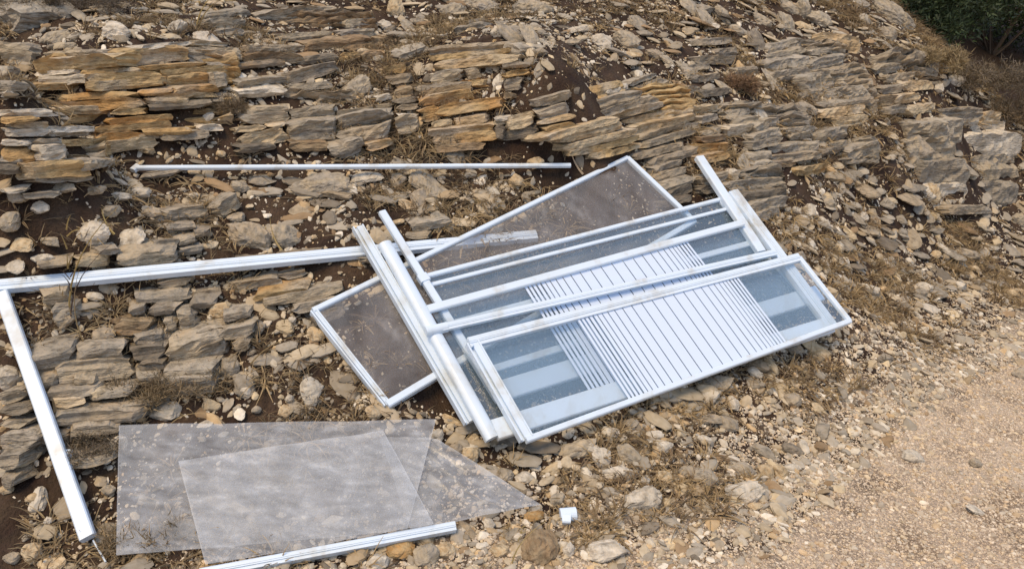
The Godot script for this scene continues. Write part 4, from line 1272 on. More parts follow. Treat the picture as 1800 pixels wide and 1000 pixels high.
func panels() -> void:
	var n := Vector3(0.25, 0.8, 0.545)
	var t: Node3D
	t = thing("shower_panel", "slim white framed panel with dull grey translucent pane lying lowest in the pile", "shower panel", Vector3(-0.454, 0.269, -2.374), "dumped shower panels")
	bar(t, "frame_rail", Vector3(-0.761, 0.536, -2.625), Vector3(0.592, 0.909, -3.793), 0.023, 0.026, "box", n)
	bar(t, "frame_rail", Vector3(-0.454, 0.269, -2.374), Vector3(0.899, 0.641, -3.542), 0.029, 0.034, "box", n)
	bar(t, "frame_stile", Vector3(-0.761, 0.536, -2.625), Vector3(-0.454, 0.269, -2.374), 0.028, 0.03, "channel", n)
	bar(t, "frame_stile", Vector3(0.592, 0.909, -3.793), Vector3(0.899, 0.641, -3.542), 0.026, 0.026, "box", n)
	pane(t, "pane", [Vector3(-0.761, 0.536, -2.625), Vector3(0.592, 0.909, -3.793), Vector3(0.899, 0.641, -3.542), Vector3(-0.454, 0.269, -2.374)], 0.004, n, M.frost)
	t = thing("shower_panel", "white framed clear panel lying under the door frame with a double top edge", "shower panel", Vector3(-0.06, 0.25, -2.476), "dumped shower panels")
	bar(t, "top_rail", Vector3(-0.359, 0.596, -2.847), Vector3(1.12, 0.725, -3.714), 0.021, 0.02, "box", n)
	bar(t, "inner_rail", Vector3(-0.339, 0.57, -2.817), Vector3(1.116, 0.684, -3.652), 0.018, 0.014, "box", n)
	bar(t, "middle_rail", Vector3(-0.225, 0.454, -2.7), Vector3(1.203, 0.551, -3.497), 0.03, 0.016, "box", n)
	bar(t, "reflected_rail", Vector3(-0.096, 0.314, -2.561), Vector3(0.534, 0.358, -2.915), 0.03, 0.016, "box", n)  # reflection in the glass, built as a solid white bar
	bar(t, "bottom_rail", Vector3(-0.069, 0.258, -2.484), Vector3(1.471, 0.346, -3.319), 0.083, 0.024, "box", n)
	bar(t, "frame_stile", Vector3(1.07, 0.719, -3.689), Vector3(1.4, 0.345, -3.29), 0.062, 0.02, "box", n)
	pane(t, "pane", [Vector3(-0.36, 0.594, -2.852), Vector3(1.122, 0.723, -3.722), Vector3(1.464, 0.337, -3.311), Vector3(-0.06, 0.247, -2.481)], 0.005, n, M.glass)
	t = thing("white_post", "narrow white tube slipping under the glass from upper left", "post", Vector3(-0.042, 0.221, -2.408), "loose white posts")
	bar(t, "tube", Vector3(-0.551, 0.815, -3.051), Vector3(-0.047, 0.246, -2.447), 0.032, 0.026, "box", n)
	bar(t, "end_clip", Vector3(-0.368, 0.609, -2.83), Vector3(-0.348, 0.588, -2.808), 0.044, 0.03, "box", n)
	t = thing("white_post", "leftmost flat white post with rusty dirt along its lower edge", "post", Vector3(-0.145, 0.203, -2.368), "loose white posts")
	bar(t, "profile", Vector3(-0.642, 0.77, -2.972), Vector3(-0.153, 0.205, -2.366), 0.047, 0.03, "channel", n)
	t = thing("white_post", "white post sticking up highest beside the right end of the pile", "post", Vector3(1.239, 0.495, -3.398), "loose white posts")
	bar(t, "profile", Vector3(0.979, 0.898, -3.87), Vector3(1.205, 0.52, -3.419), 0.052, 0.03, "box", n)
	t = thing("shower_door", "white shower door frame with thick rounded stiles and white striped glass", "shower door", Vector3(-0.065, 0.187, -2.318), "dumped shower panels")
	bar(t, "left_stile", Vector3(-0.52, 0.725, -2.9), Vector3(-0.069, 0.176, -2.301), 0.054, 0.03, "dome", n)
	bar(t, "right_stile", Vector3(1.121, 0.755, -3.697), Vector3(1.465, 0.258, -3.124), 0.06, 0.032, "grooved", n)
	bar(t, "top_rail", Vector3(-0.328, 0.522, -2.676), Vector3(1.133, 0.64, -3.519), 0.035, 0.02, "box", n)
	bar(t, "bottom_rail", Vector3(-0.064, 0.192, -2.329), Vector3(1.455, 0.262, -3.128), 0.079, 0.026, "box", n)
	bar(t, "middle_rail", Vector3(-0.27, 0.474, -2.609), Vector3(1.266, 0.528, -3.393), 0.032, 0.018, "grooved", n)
	bar(t, "end_cap", Vector3(-0.328, 0.472, -2.582), Vector3(-0.249, 0.475, -2.623), 0.037, 0.03, "dome", n)
	pane(t, "pane", [Vector3(-0.318, 0.514, -2.69), Vector3(1.128, 0.632, -3.527), Vector3(1.439, 0.262, -3.127), Vector3(-0.066, 0.197, -2.34)], 0.005, n, M.glass)
	stripes(t, [Vector3(-0.317, 0.517, -2.688), Vector3(1.129, 0.635, -3.525), Vector3(1.44, 0.265, -3.125), Vector3(-0.065, 0.2, -2.338)], 0.25, 0.785, n)
	t = thing("shower_panel", "topmost clear panel with white stripes printed across its middle", "shower panel", Vector3(0.049, 0.176, -2.289), "dumped shower panels")
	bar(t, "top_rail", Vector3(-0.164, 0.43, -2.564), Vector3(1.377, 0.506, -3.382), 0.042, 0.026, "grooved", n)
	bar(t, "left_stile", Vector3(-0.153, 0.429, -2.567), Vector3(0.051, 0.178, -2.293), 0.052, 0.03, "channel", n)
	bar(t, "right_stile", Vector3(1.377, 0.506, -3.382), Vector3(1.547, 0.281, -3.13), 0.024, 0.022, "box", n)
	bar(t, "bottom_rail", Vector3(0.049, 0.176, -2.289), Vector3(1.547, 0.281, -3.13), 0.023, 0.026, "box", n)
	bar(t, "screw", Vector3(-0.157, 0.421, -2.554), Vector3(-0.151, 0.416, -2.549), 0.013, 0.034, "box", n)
	pane(t, "pane", [Vector3(-0.164, 0.429, -2.568), Vector3(1.379, 0.504, -3.386), Vector3(1.549, 0.279, -3.134), Vector3(0.049, 0.174, -2.292)], 0.005, n, M.glass)
	stripes(t, [Vector3(-0.163, 0.432, -2.566), Vector3(1.38, 0.507, -3.384), Vector3(1.55, 0.282, -3.132), Vector3(0.05, 0.177, -2.29)], 0.27, 0.768, n)
	t = thing("frame_corner", "long white bar and slanting post joined in an open corner on the left", "frame", Vector3(-1.928, 0.665, -2.533))
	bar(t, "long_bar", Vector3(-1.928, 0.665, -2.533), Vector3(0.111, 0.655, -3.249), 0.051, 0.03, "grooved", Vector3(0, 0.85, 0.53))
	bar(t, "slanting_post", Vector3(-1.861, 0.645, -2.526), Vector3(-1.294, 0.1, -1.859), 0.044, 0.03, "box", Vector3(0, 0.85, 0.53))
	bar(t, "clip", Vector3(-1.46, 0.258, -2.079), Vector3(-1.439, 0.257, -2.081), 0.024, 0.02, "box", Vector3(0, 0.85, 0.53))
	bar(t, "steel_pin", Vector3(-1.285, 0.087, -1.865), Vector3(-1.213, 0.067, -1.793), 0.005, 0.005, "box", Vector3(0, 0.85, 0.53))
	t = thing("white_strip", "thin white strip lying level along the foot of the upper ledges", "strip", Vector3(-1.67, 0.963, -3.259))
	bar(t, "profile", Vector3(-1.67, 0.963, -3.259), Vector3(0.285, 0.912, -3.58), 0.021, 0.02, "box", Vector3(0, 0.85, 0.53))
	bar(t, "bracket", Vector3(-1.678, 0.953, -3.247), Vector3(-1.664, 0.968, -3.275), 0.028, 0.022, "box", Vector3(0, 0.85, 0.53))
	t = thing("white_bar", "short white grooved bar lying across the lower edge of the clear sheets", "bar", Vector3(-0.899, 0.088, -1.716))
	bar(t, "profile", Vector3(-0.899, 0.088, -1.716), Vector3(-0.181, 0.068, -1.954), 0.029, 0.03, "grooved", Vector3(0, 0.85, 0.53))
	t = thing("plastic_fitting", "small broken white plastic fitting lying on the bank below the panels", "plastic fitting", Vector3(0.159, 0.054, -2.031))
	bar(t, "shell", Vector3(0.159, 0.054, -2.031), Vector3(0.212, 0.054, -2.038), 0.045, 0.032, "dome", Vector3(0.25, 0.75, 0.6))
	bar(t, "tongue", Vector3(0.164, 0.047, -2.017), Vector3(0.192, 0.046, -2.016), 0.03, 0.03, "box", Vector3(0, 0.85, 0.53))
	var m := Vector3(0.094, 0.928, 0.36)
	t = thing("plastic_sheet", "pointed clear sheet that reaches out to the right below the others", "plastic sheet", Vector3(-0.32, 0.074, -1.934), "clear plastic sheets dumped below the ledge")
	pane(t, "sheet", [Vector3(-0.462, 0.213, -2.253), Vector3(-0.264, 0.197, -2.264), Vector3(0.094, 0.079, -2.055), Vector3(-0.32, 0.074, -1.934)], 0.003, m, M.sheet, 20, 10, 0.008, 3, true)
	t = thing("plastic_sheet", "largest dusty clear sheet with its corner beside the white post", "plastic sheet", Vector3(-1.16, 0.11, -1.772), "clear plastic sheets dumped below the ledge")
	pane(t, "sheet", [Vector3(-1.332, 0.292, -2.196), Vector3(-0.275, 0.236, -2.329), Vector3(-0.332, 0.082, -1.918), Vector3(-1.16, 0.11, -1.772)], 0.003, m, M.sheet, 20, 10, 0.008, 9, true)
	t = thing("plastic_sheet", "upper dusty clear sheet lying askew on the largest one", "plastic sheet", Vector3(-0.89, 0.098, -1.746), "clear plastic sheets dumped below the ledge")
	pane(t, "sheet", [Vector3(-1.081, 0.24, -2.061), Vector3(-0.449, 0.244, -2.238), Vector3(-0.248, 0.103, -1.925), Vector3(-0.89, 0.098, -1.746)], 0.003, m, M.sheet, 20, 10, 0.008, 21, true)

func stones() -> void:
	stone(Vector3(-1.885, 1.521, -3.731), Vector3(0.068, -0.017, 0.006), 0.098, "p", "a", "white limestone block with a chipped top lying above the large left ledge")
	stone(Vector3(-1.721, 1.529, -3.983), Vector3(0.054, 0.036, -0.013), 0.081, "p", "a", "pale slanted stone right of the white block on top of the left ledge")
	stone(Vector3(-1.583, 1.487, -4.023), Vector3(0.06, -0.03, 0.011), 0.07, "p", "s", "light grey flat stone tipped towards the right end of the left ledge")
	stone(Vector3(-1.807, 1.559, -4.013), Vector3(0.023, 0, 0), 0.035, "p", "r", "small white pebble between two pale stones on top of the left ledge")
	stone(Vector3(-1.838, 1.537, -3.838), Vector3(0.027, -0.005, 0.002), 0.033, "p", "a", "little white chip touching the right side of the white block")
	stone(Vector3(-2.247, 1.494, -3.846), Vector3(0.082, 0.028, -0.01), 0.084, "g", "a", "rough grey stone standing at the left edge of the top capping slab")
	stone(Vector3(-2.128, 1.461, -3.741), Vector3(0.036, 0, 0), 0.038, "g", "a", "small grey stone behind the left end of the capping slab")
	stone(Vector3(-1.686, 1.546, -4.116), Vector3(0.021, -0.024, 0.009), 0.066, "g", "s", "grey upright stone wedged between the two pale stones on the left ledge")
	stone(Vector3(-1.261, 1.274, -3.855), Vector3(0.057, -0.017, 0.006), 0.054, "p", "s", "pale diamond shaped stone lying on a grey slab right of the left ledge")
	stone(Vector3(-1.663, 1.027, -3.371), Vector3(0.037, -0.016, 0.006), 0.046, "c", "a", "cream coloured block at the foot of the left ledge above the thin white strip")
	stone(Vector3(-1.35, 0.995, -3.434), Vector3(0.022, -0.004, 0.001), 0.034, "c", "r", "tan pebble above the thin white strip below the left ledge")
	stone(Vector3(-1.439, 1.145, -3.563), Vector3(0.033, 0.011, -0.004), 0.038, "p", "a", "pale chip in dry brush at the right end of the left ledge")
	stone(Vector3(-0.812, 1.238, -3.974), Vector3(0.081, 0.041, -0.015), 0.118, "g", "a", "big square grey block leaning over the blocky middle ledge")
	stone(Vector3(-0.744, 1.63, -5.042), Vector3(0.034, -0.056, 0.02), 0.138, "c", "a", "cream wedge shaped stone at the top edge near the middle")
	stone(Vector3(-0.785, 1.537, -4.854), Vector3(0.035, -0.023, 0.008), 0.077, "p", "a", "small pale stone below the cream wedge shaped stone")
	stone(Vector3(-0.632, 1.52, -4.84), Vector3(0.056, -0.063, 0.023), 0.042, "g", "s", "narrow grey splinter leaning down beside the pale stones at the top")
	stone(Vector3(-0.38, 1.62, -5.028), Vector3(0.091, 0.023, -0.008), 0.123, "g", "a", "rounded grey stone at the top edge right of the cream wedge")
	stone(Vector3(-0.183, 1.641, -5.076), Vector3(0.106, -0.036, 0.013), 0.131, "g", "r", "flat grey boulder at the top edge beside the rounded grey stone")
	stone(Vector3(0.127, 1.627, -5.038), Vector3(0.148, -0.012, 0.004), 0.152, "g", "r", "largest smooth grey boulder at the top edge in the middle")
	stone(Vector3(-0.068, 1.507, -4.226), Vector3(0.038, 0.013, -0.005), 0.08, "p", "a", "pale upright stone behind the stepped ledge with orange blocks")
	stone(Vector3(0.015, 1.492, -4.153), Vector3(0.095, -0.07, 0.025), 0.06, "g", "s", "long grey slate leaning down across the top of the stepped ledge")
	stone(Vector3(0.105, 1.47, -4.1), Vector3(0.045, -0.079, 0.029), 0.054, "g", "s", "steep grey slate crossing the right end of the stepped ledge")
	stone(Vector3(0.131, 1.419, -3.971), Vector3(0.052, 0, 0), 0.041, "t", "a", "tan block under the steep grey slate")
	stone(Vector3(0.335, 1.508, -4.611), Vector3(0.083, 0.025, -0.009), 0.05, "p", "s", "pale flat slate pointing up to the right above the tilted ledge")
	stone(Vector3(0.523, 1.442, -4.587), Vector3(0.055, -0.036, 0.013), 0.107, "p", "a", "bright pale stone above the tilted ledge")
	stone(Vector3(0.691, 1.444, -4.73), Vector3(0.073, -0.018, 0.007), 0.145, "g", "a", "square grey stone right of the bright pale stone above the tilted ledge")
	stone(Vector3(0.317, 1.454, -4.343), Vector3(0.072, 0.012, -0.004), 0.048, "t", "s", "tan slab left of the bright pale stone")
	stone(Vector3(0.689, 1.379, -4.581), Vector3(0.064, 0, 0), 0.04, "c", "s", "cream slab under the square grey stone")
	stone(Vector3(0.232, 1.548, -4.706), Vector3(0.04, 0.007, -0.002), 0.048, "p", "a", "small pale stone right of the largest boulder at the top")
	stone(Vector3(0.809, 1.542, -5.028), Vector3(0.05, -0.04, 0.014), 0.095, "g", "s", "grey slate pointing down to the right near the top centre")
	stone(Vector3(0.863, 1.376, -4.702), Vector3(0.053, -0.023, 0.008), 0.062, "t", "a", "tan stone between the square grey stone and the right flank")
	stone(Vector3(0.947, 1.334, -4.679), Vector3(0.04, -0.031, 0.011), 0.055, "g", "s", "grey slate above the upper end of the tilted ledge")
	stone(Vector3(1.245, 1.644, -5.493), Vector3(0.056, -0.063, 0.023), 0.095, "g", "s", "grey slate at the top edge above the right flank of the bank")
	stone(Vector3(1.329, 1.563, -5.404), Vector3(0.046, -0.081, 0.03), 0.094, "g", "s", "steeply leaning grey slate second from the top on the right flank")
	stone(Vector3(1.478, 1.592, -5.565), Vector3(0.047, -0.07, 0.026), 0.112, "g", "a", "wide grey slate standing on end near the top of the right flank")
	stone(Vector3(1.566, 1.495, -5.458), Vector3(0.062, -0.034, 0.012), 0.095, "g", "a", "oval grey stone lying beside the leaning slates on the right flank")
	stone(Vector3(1.84, 1.56, -5.782), Vector3(0.07, -0.035, 0.013), 0.092, "g", "r", "egg shaped grey stone under the upright slabs at the top right")
	stone(Vector3(2.057, 1.527, -5.89), Vector3(0.04, -0.093, 0.034), 0.111, "g", "a", "tall pointed grey slab standing above the weathered right ledge")
	stone(Vector3(2.157, 1.649, -6.145), Vector3(0.08, -0.052, 0.019), 0.106, "g", "a", "grey block at the top edge above the pointed grey slab")
	stone(Vector3(2.27, 1.616, -6.151), Vector3(0.016, -0.086, 0.031), 0.142, "g", "a", "upright grey block right of the pointed grey slab")
	stone(Vector3(2.388, 1.558, -6.116), Vector3(0.096, -0.042, 0.015), 0.133, "g", "a", "square grey stone with a dark underside above the right ledge")
	stone(Vector3(1.707, 1.414, -5.421), Vector3(0.046, -0.082, 0.03), 0.103, "d", "s", "dark brown slab leaning on the left of the weathered right ledge")
	stone(Vector3(1.357, 1.52, -5.345), Vector3(0.061, 0.01, -0.004), 0.054, "p", "a", "pale stone in the gap between leaning slates on the right flank")
	stone(Vector3(2.221, 1.526, -5.987), Vector3(0.061, -0.021, 0.008), 0.052, "c", "s", "cream splinter below the upright grey block")
	stone(Vector3(3.259, 1.563, -6.728), Vector3(0.161, -0.118, 0.043), 0.233, "g", "r", "big grey boulder below the dark green bush")
	stone(Vector3(2.859, 1.539, -6.328), Vector3(0.034, -0.056, 0.02), 0.082, "g", "s", "grey slab left of the big boulder under the bush")
	stone(Vector3(3.612, 1.092, -6.268), Vector3(0.107, 0.009, -0.003), 0.112, "p", "r", "pale rounded stone on the crest right of the small stacked blocks")
	stone(Vector3(3.323, 1.058, -5.944), Vector3(0.035, -0.019, 0.007), 0.089, "p", "a", "white stone beside the pale rounded stone on the crest")
	stone(Vector3(3.993, 0.996, -6.53), Vector3(0.056, -0.037, 0.013), 0.068, "c", "s", "cream slab on the crest at the far right")
	stone(Vector3(1.076, 1.276, -4.663), Vector3(0.068, -0.05, 0.018), 0.076, "g", "s", "grey slate sliding down left of the weathered right ledge")
	stone(Vector3(1.291, 1.193, -4.69), Vector3(0.059, -0.035, 0.013), 0.049, "g", "s", "pale grey slate above the pair of small dark slabs on the right flank")
	stone(Vector3(1.724, 1.177, -5.04), Vector3(0.065, -0.078, 0.028), 0.067, "g", "s", "long grey slab leaning against the left of the weathered ledge")
	stone(Vector3(1.934, 1.024, -4.965), Vector3(0.07, -0.041, 0.015), 0.082, "t", "a", "tan block at the foot of the weathered ledge")
	stone(Vector3(1.51, 1.032, -4.604), Vector3(0.061, -0.048, 0.018), 0.097, "p", "s", "pale flat slate lying above the grey block of the right flank")
	stone(Vector3(1.309, 0.811, -4.087), Vector3(0.041, -0.049, 0.018), 0.088, "g", "s", "pale brown slate leaning under the layered grey blocks beside the white posts")
	stone(Vector3(1.188, 0.791, -3.982), Vector3(0.042, 0.018, -0.007), 0.056, "p", "a", "pale broken stone beside the top of the right white post")
	stone(Vector3(1.983, 0.824, -4.734), Vector3(0.063, -0.046, 0.017), 0.043, "g", "s", "grey slate dipping under the layered slabs on the right")
	stone(Vector3(1.37, 0.922, -4.296), Vector3(0.036, -0.04, 0.015), 0.052, "g", "s", "brown grey slate leaning on the grey block on the right flank")
	stone(Vector3(-0.901, 0.854, -3.347), Vector3(0.145, 0.019, -0.007), 0.125, "g", "a", "big pale grey boulder just below the thin white strip")
	stone(Vector3(-0.39, 0.841, -3.453), Vector3(0.089, -0.065, 0.024), 0.075, "g", "s", "grey slab sliding down right below the thin white strip")
	stone(Vector3(-0.417, 0.792, -3.361), Vector3(0.033, -0.045, 0.016), 0.069, "t", "s", "tan slate below the grey sliding slab")
	stone(Vector3(-0.347, 0.812, -3.414), Vector3(0.045, -0.035, 0.013), 0.064, "g", "s", "grey slate overlapping the right of the sliding slab")
	stone(Vector3(-0.479, 0.777, -3.311), Vector3(0.038, -0.017, 0.006), 0.036, "c", "s", "cream splinter left of the heap of slates")
	stone(Vector3(-0.319, 0.706, -3.217), Vector3(0.041, -0.055, 0.02), 0.041, "g", "s", "long grey slate leaning on the right of the heap of slates")
	stone(Vector3(-0.359, 0.72, -3.237), Vector3(0.03, -0.007, 0.003), 0.026, "p", "s", "pale flake on top of the heap of slates")
	stone(Vector3(-0.422, 0.72, -3.225), Vector3(0.034, 0.012, -0.004), 0.046, "g", "a", "grey slate in the middle of the heap of slates")
	stone(Vector3(-0.426, 0.746, -3.269), Vector3(0.029, 0.016, -0.006), 0.031, "t", "a", "tan chip at the back of the heap of slates")
	stone(Vector3(-0.508, 0.731, -3.206), Vector3(0.025, 0.006, -0.002), 0.025, "c", "a", "cream chip at the left end of the heap of slates")
	stone(Vector3(-0.538, 0.867, -3.46), Vector3(0.045, 0.007, -0.003), 0.07, "t", "a", "brown stone under the middle of the thin white strip")
	stone(Vector3(-0.694, 0.883, -3.437), Vector3(0.08, 0.008, -0.003), 0.053, "p", "s", "pale flat stone touching the thin white strip")
	stone(Vector3(0.022, 0.848, -3.522), Vector3(0.033, 0, 0), 0.06, "c", "a", "cream stone below the right end of the thin white strip")
	stone(Vector3(0.111, 0.926, -3.59), Vector3(0.041, 0.007, -0.002), 0.055, "c", "a", "cream stone just above the right end of the thin white strip")
	stone(Vector3(-0.121, 0.792, -3.441), Vector3(0.049, -0.021, 0.008), 0.043, "g", "s", "grey slate in the dry brush left of the grey framed panel")
	stone(Vector3(-1.629, 0.803, -2.77), Vector3(0.066, 0.005, -0.002), 0.084, "p", "r", "large pale rounded stone above the left half of the long white bar")
	stone(Vector3(-1.524, 0.766, -2.85), Vector3(0.056, 0.007, -0.003), 0.05, "p", "s", "smooth whitish stone right of the large pale rounded stone")
	stone(Vector3(-1.111, 0.704, -3.044), Vector3(0.089, -0.03, 0.011), 0.131, "t", "a", "big brown boulder above the middle of the long white bar")
	stone(Vector3(-0.988, 0.706, -3.072), Vector3(0.071, -0.018, 0.007), 0.103, "g", "a", "grey and white stone right of the big brown boulder")
	stone(Vector3(-1.2, 0.765, -3.127), Vector3(0.037, 0, 0), 0.059, "t", "a", "tan block at the upper left of the big brown boulder")
	stone(Vector3(-1.584, 0.892, -3.069), Vector3(0.059, 0.008, -0.003), 0.058, "p", "a", "pale stone under the left end of the thin white strip")
	stone(Vector3(-1.599, 0.867, -2.877), Vector3(0.009, -0.024, 0.009), 0.077, "g", "s", "bluish grey upright stone above the smooth whitish stone")
	stone(Vector3(-1.599, 0.905, -2.96), Vector3(0.041, -0.007, 0.002), 0.046, "p", "a", "small pale block left of the pale stone under the thin strip")
	stone(Vector3(-1.87, 0.877, -2.666), Vector3(0.038, 0, 0), 0.072, "g", "r", "grey boulder at the left edge above the long white bar")
	stone(Vector3(-1.754, 0.743, -2.636), Vector3(0.042, 0.003, -0.001), 0.043, "p", "a", "pale jagged chip above the left end of the long white bar")
	stone(Vector3(-1.234, 0.87, -3.298), Vector3(0.046, 0, 0), 0.062, "g", "a", "grey block above the big brown boulder")
	stone(Vector3(-1.406, 0.847, -3.206), Vector3(0.029, 0.007, -0.003), 0.04, "p", "a", "small white chip near the grey block under the thin strip")
	stone(Vector3(-1.504, 0.823, -3), Vector3(0.043, 0, 0), 0.047, "t", "r", "tan rounded stone above the smooth whitish stone")
	stone(Vector3(-1.143, 0.517, -2.682), Vector3(0.053, 0.007, -0.003), 0.058, "c", "a", "cream block resting on the low grey ledge under the long bar")
	stone(Vector3(-1.588, 0.597, -2.629), Vector3(0.032, -0.005, 0.002), 0.035, "p", "r", "pale pebble under the left part of the long white bar")
	stone(Vector3(-1.657, 0.547, -2.525), Vector3(0.036, 0, 0), 0.063, "t", "a", "tan block against the low grey ledge near the white post")
	stone(Vector3(-1.522, 0.479, -2.523), Vector3(0.048, -0.004, 0.001), 0.055, "t", "r", "tan rounded stone on the low grey ledge right of the white post")
	stone(Vector3(-1.449, 0.504, -2.6), Vector3(0.063, -0.013, 0.005), 0.056, "b", "a", "brown crumbly block in the low grey ledge")
	stone(Vector3(-1.765, 0.402, -2.328), Vector3(0.007, -0.037, 0.013), 0.088, "p", "a", "pale stone at the left edge touching the white post")
	stone(Vector3(-0.748, 0.455, -2.589), Vector3(0.031, -0.014, 0.005), 0.056, "c", "a", "cream stone left of the grey framed panel")
	stone(Vector3(-0.684, 0.432, -2.586), Vector3(0.022, -0.017, 0.006), 0.035, "c", "a", "cream chip touching the edge of the grey framed panel")
	stone(Vector3(-0.849, 0.494, -2.63), Vector3(0.003, -0.014, 0.005), 0.044, "p", "a", "white chip above the cream stone beside the framed panel")
	stone(Vector3(-0.813, 0.271, -2.332), Vector3(0.019, -0.01, 0.004), 0.045, "c", "a", "cream stone above the clear sheets")
	stone(Vector3(-0.959, 0.328, -2.379), Vector3(0.021, -0.007, 0.003), 0.033, "p", "a", "pale stone near the end of the low ledge above the clear sheets")
	stone(Vector3(-0.91, 0.281, -2.322), Vector3(0.018, 0, 0), 0.028, "g", "r", "grey pebble above the clear sheets")
	stone(Vector3(-0.804, 0.301, -2.37), Vector3(0.016, 0, 0), 0.029, "p", "r", "white pebble above the cream stone over the clear sheets")
	stone(Vector3(-0.5, 0.26, -2.341), Vector3(0.025, -0.023, 0.008), 0.045, "c", "a", "cream slab by the lower corner of the grey framed panel")
	stone(Vector3(-1.076, 0.252, -2.272), Vector3(0.024, 0, 0), 0.02, "p", "s", "flat white stone at the top edge of the clear sheets")
	stone(Vector3(-0.233, 0.183, -2.423), Vector3(0.044, -0.014, 0.005), 0.021, "c", "s", "cream stick shaped stone by the corner of the clear sheet")
	stone(Vector3(-0.273, 0.157, -2.343), Vector3(0.024, 0.019, -0.007), 0.046, "p", "a", "pale block on the corner of the clear sheets")
	stone(Vector3(-0.15, 0.105, -2.312), Vector3(0.007, -0.026, 0.01), 0.078, "c", "r", "cream oval stone beside the clear triangular sheet")
	stone(Vector3(-0.143, 0.127, -2.376), Vector3(0.005, -0.019, 0.007), 0.046, "c", "r", "smaller cream stone above the cream oval stone")
	stone(Vector3(-0.206, 0.121, -2.317), Vector3(0.028, -0.005, 0.002), 0.041, "t", "r", "tan stone under the corner of the clear sheets")
	stone(Vector3(0.24, 0.1, -2.343), Vector3(0.068, 0.03, -0.011), 0.071, "g", "a", "grey ridged stone below the bottom edge of the striped panel")
	stone(Vector3(0.324, 0.087, -2.31), Vector3(0.024, -0.027, 0.01), 0.07, "p", "a", "pale broken stone right of the grey ridged stone")
	stone(Vector3(0.432, 0.083, -2.327), Vector3(0.053, -0.027, 0.01), 0.075, "g", "a", "grey split stone in the row below the striped panel")
	stone(Vector3(0.566, 0.083, -2.395), Vector3(0.036, 0, 0), 0.055, "p", "r", "pale squarish stone at the right of the row below the striped panel")
	stone(Vector3(0.38, 0.069, -2.245), Vector3(0.05, -0.004, 0.002), 0.053, "p", "a", "pale lens shaped stone below the grey split stone")
	stone(Vector3(0.446, 0.044, -2.124), Vector3(0.069, 0.009, -0.003), 0.089, "p", "a", "large pale flat stone right of the white plastic fitting")
	stone(Vector3(0.089, 0.031, -1.901), Vector3(0.018, -0.046, 0.017), 0.114, "b", "a", "brown cubic stone with an orange face at the bottom edge")
	stone(Vector3(0.288, 0.022, -1.891), Vector3(0.067, 0.006, -0.002), 0.075, "p", "a", "pale flat stone at the bottom right of the brown cubic stone")
	stone(Vector3(0.179, 0.027, -1.89), Vector3(0.012, -0.019, 0.007), 0.043, "p", "a", "small pale stone between the brown cubic stone and the pale flat stone")
	stone(Vector3(-0.35, 0.038, -1.882), Vector3(0.049, -0.004, 0.001), 0.064, "o", "a", "orange brown stone under the short white bar")
	stone(Vector3(-0.263, 0.033, -1.863), Vector3(0.013, -0.033, 0.012), 0.081, "g", "r", "grey stone beside the orange brown stone under the short bar")
	stone(Vector3(-0.204, 0.033, -1.883), Vector3(0.03, -0.005, 0.002), 0.053, "c", "r", "cream stone right of the grey stone under the short bar")
	stone(Vector3(-0.407, 0.04, -1.825), Vector3(0.035, 0, 0), 0.052, "p", "a", "pale stone left of the orange brown stone under the short bar")
	stone(Vector3(-0.489, 0.05, -1.857), Vector3(0.043, 0.007, -0.003), 0.031, "c", "a", "cream stone against the short white bar")
	stone(Vector3(0.05, 0.07, -2.215), Vector3(0.035, -0.006, 0.002), 0.04, "p", "r", "pale stone above the white plastic fitting")
	stone(Vector3(-0.024, 0.072, -2.226), Vector3(0.03, 0, 0), 0.052, "g", "r", "grey pebble at the edge of the clear triangular sheet")
	stone(Vector3(0.034, 0.069, -2.21), Vector3(0.022, 0, 0), 0.032, "p", "r", "white pebble beside the grey pebble above the plastic fitting")
	stone(Vector3(0.154, 0.052, -2.111), Vector3(0.013, -0.02, 0.007), 0.054, "g", "a", "grey fragment left of the white plastic fitting")
	stone(Vector3(0.075, 0.044, -2.036), Vector3(0.034, 0, 0), 0.034, "o", "a", "rusty stone at the tip of the clear triangular sheet")
	stone(Vector3(-0.074, 0.043, -1.997), Vector3(0.017, -0.013, 0.005), 0.041, "p", "a", "pale stone right of the end of the short white bar")
	stone(Vector3(-0.035, 0.033, -1.883), Vector3(0.028, 0, 0), 0.042, "c", "a", "cream stone left of the brown cubic stone")
	stone(Vector3(0.47, 0.057, -2.213), Vector3(0.012, -0.02, 0.007), 0.036, "p", "a", "pale pointed stone above the large pale flat stone")
	stone(Vector3(0.545, 0.055, -2.237), Vector3(0.035, -0.019, 0.007), 0.052, "c", "a", "cream stone right of the pale pointed stone")
	stone(Vector3(0.635, 0.051, -2.278), Vector3(0.039, 0, 0), 0.053, "t", "r", "tan stone near the gravel road below the panel corner")
	stone(Vector3(0.692, 0.039, -2.253), Vector3(0.047, 0, 0), 0.09, "g", "a", "grey angular stone at the edge of the gravel road")
	stone(Vector3(0.848, 0.021, -2.336), Vector3(0.052, 0, 0), 0.063, "g", "r", "grey domed stone at the edge of the gravel road")
	stone(Vector3(0.939, 0.006, -2.337), Vector3(0.016, -0.032, 0.012), 0.059, "c", "a", "cream stone right of the grey domed stone")
	stone(Vector3(1.003, -0.002, -2.349), Vector3(0.018, -0.029, 0.011), 0.055, "c", "a", "narrow cream stone beside the other cream stone at the road edge")
	stone(Vector3(1.056, -0.006, -2.391), Vector3(0.032, -0.003, 0.001), 0.034, "p", "r", "pale stone at the end of the row beside the road")
	stone(Vector3(0.812, 0.017, -2.196), Vector3(0.067, 0.013, -0.005), 0.084, "p", "a", "pale triangular stone on the gravel road")
	stone(Vector3(0.837, 0.012, -2.133), Vector3(0.025, 0, 0), 0.031, "c", "r", "cream stone under the tip of the pale triangular stone")
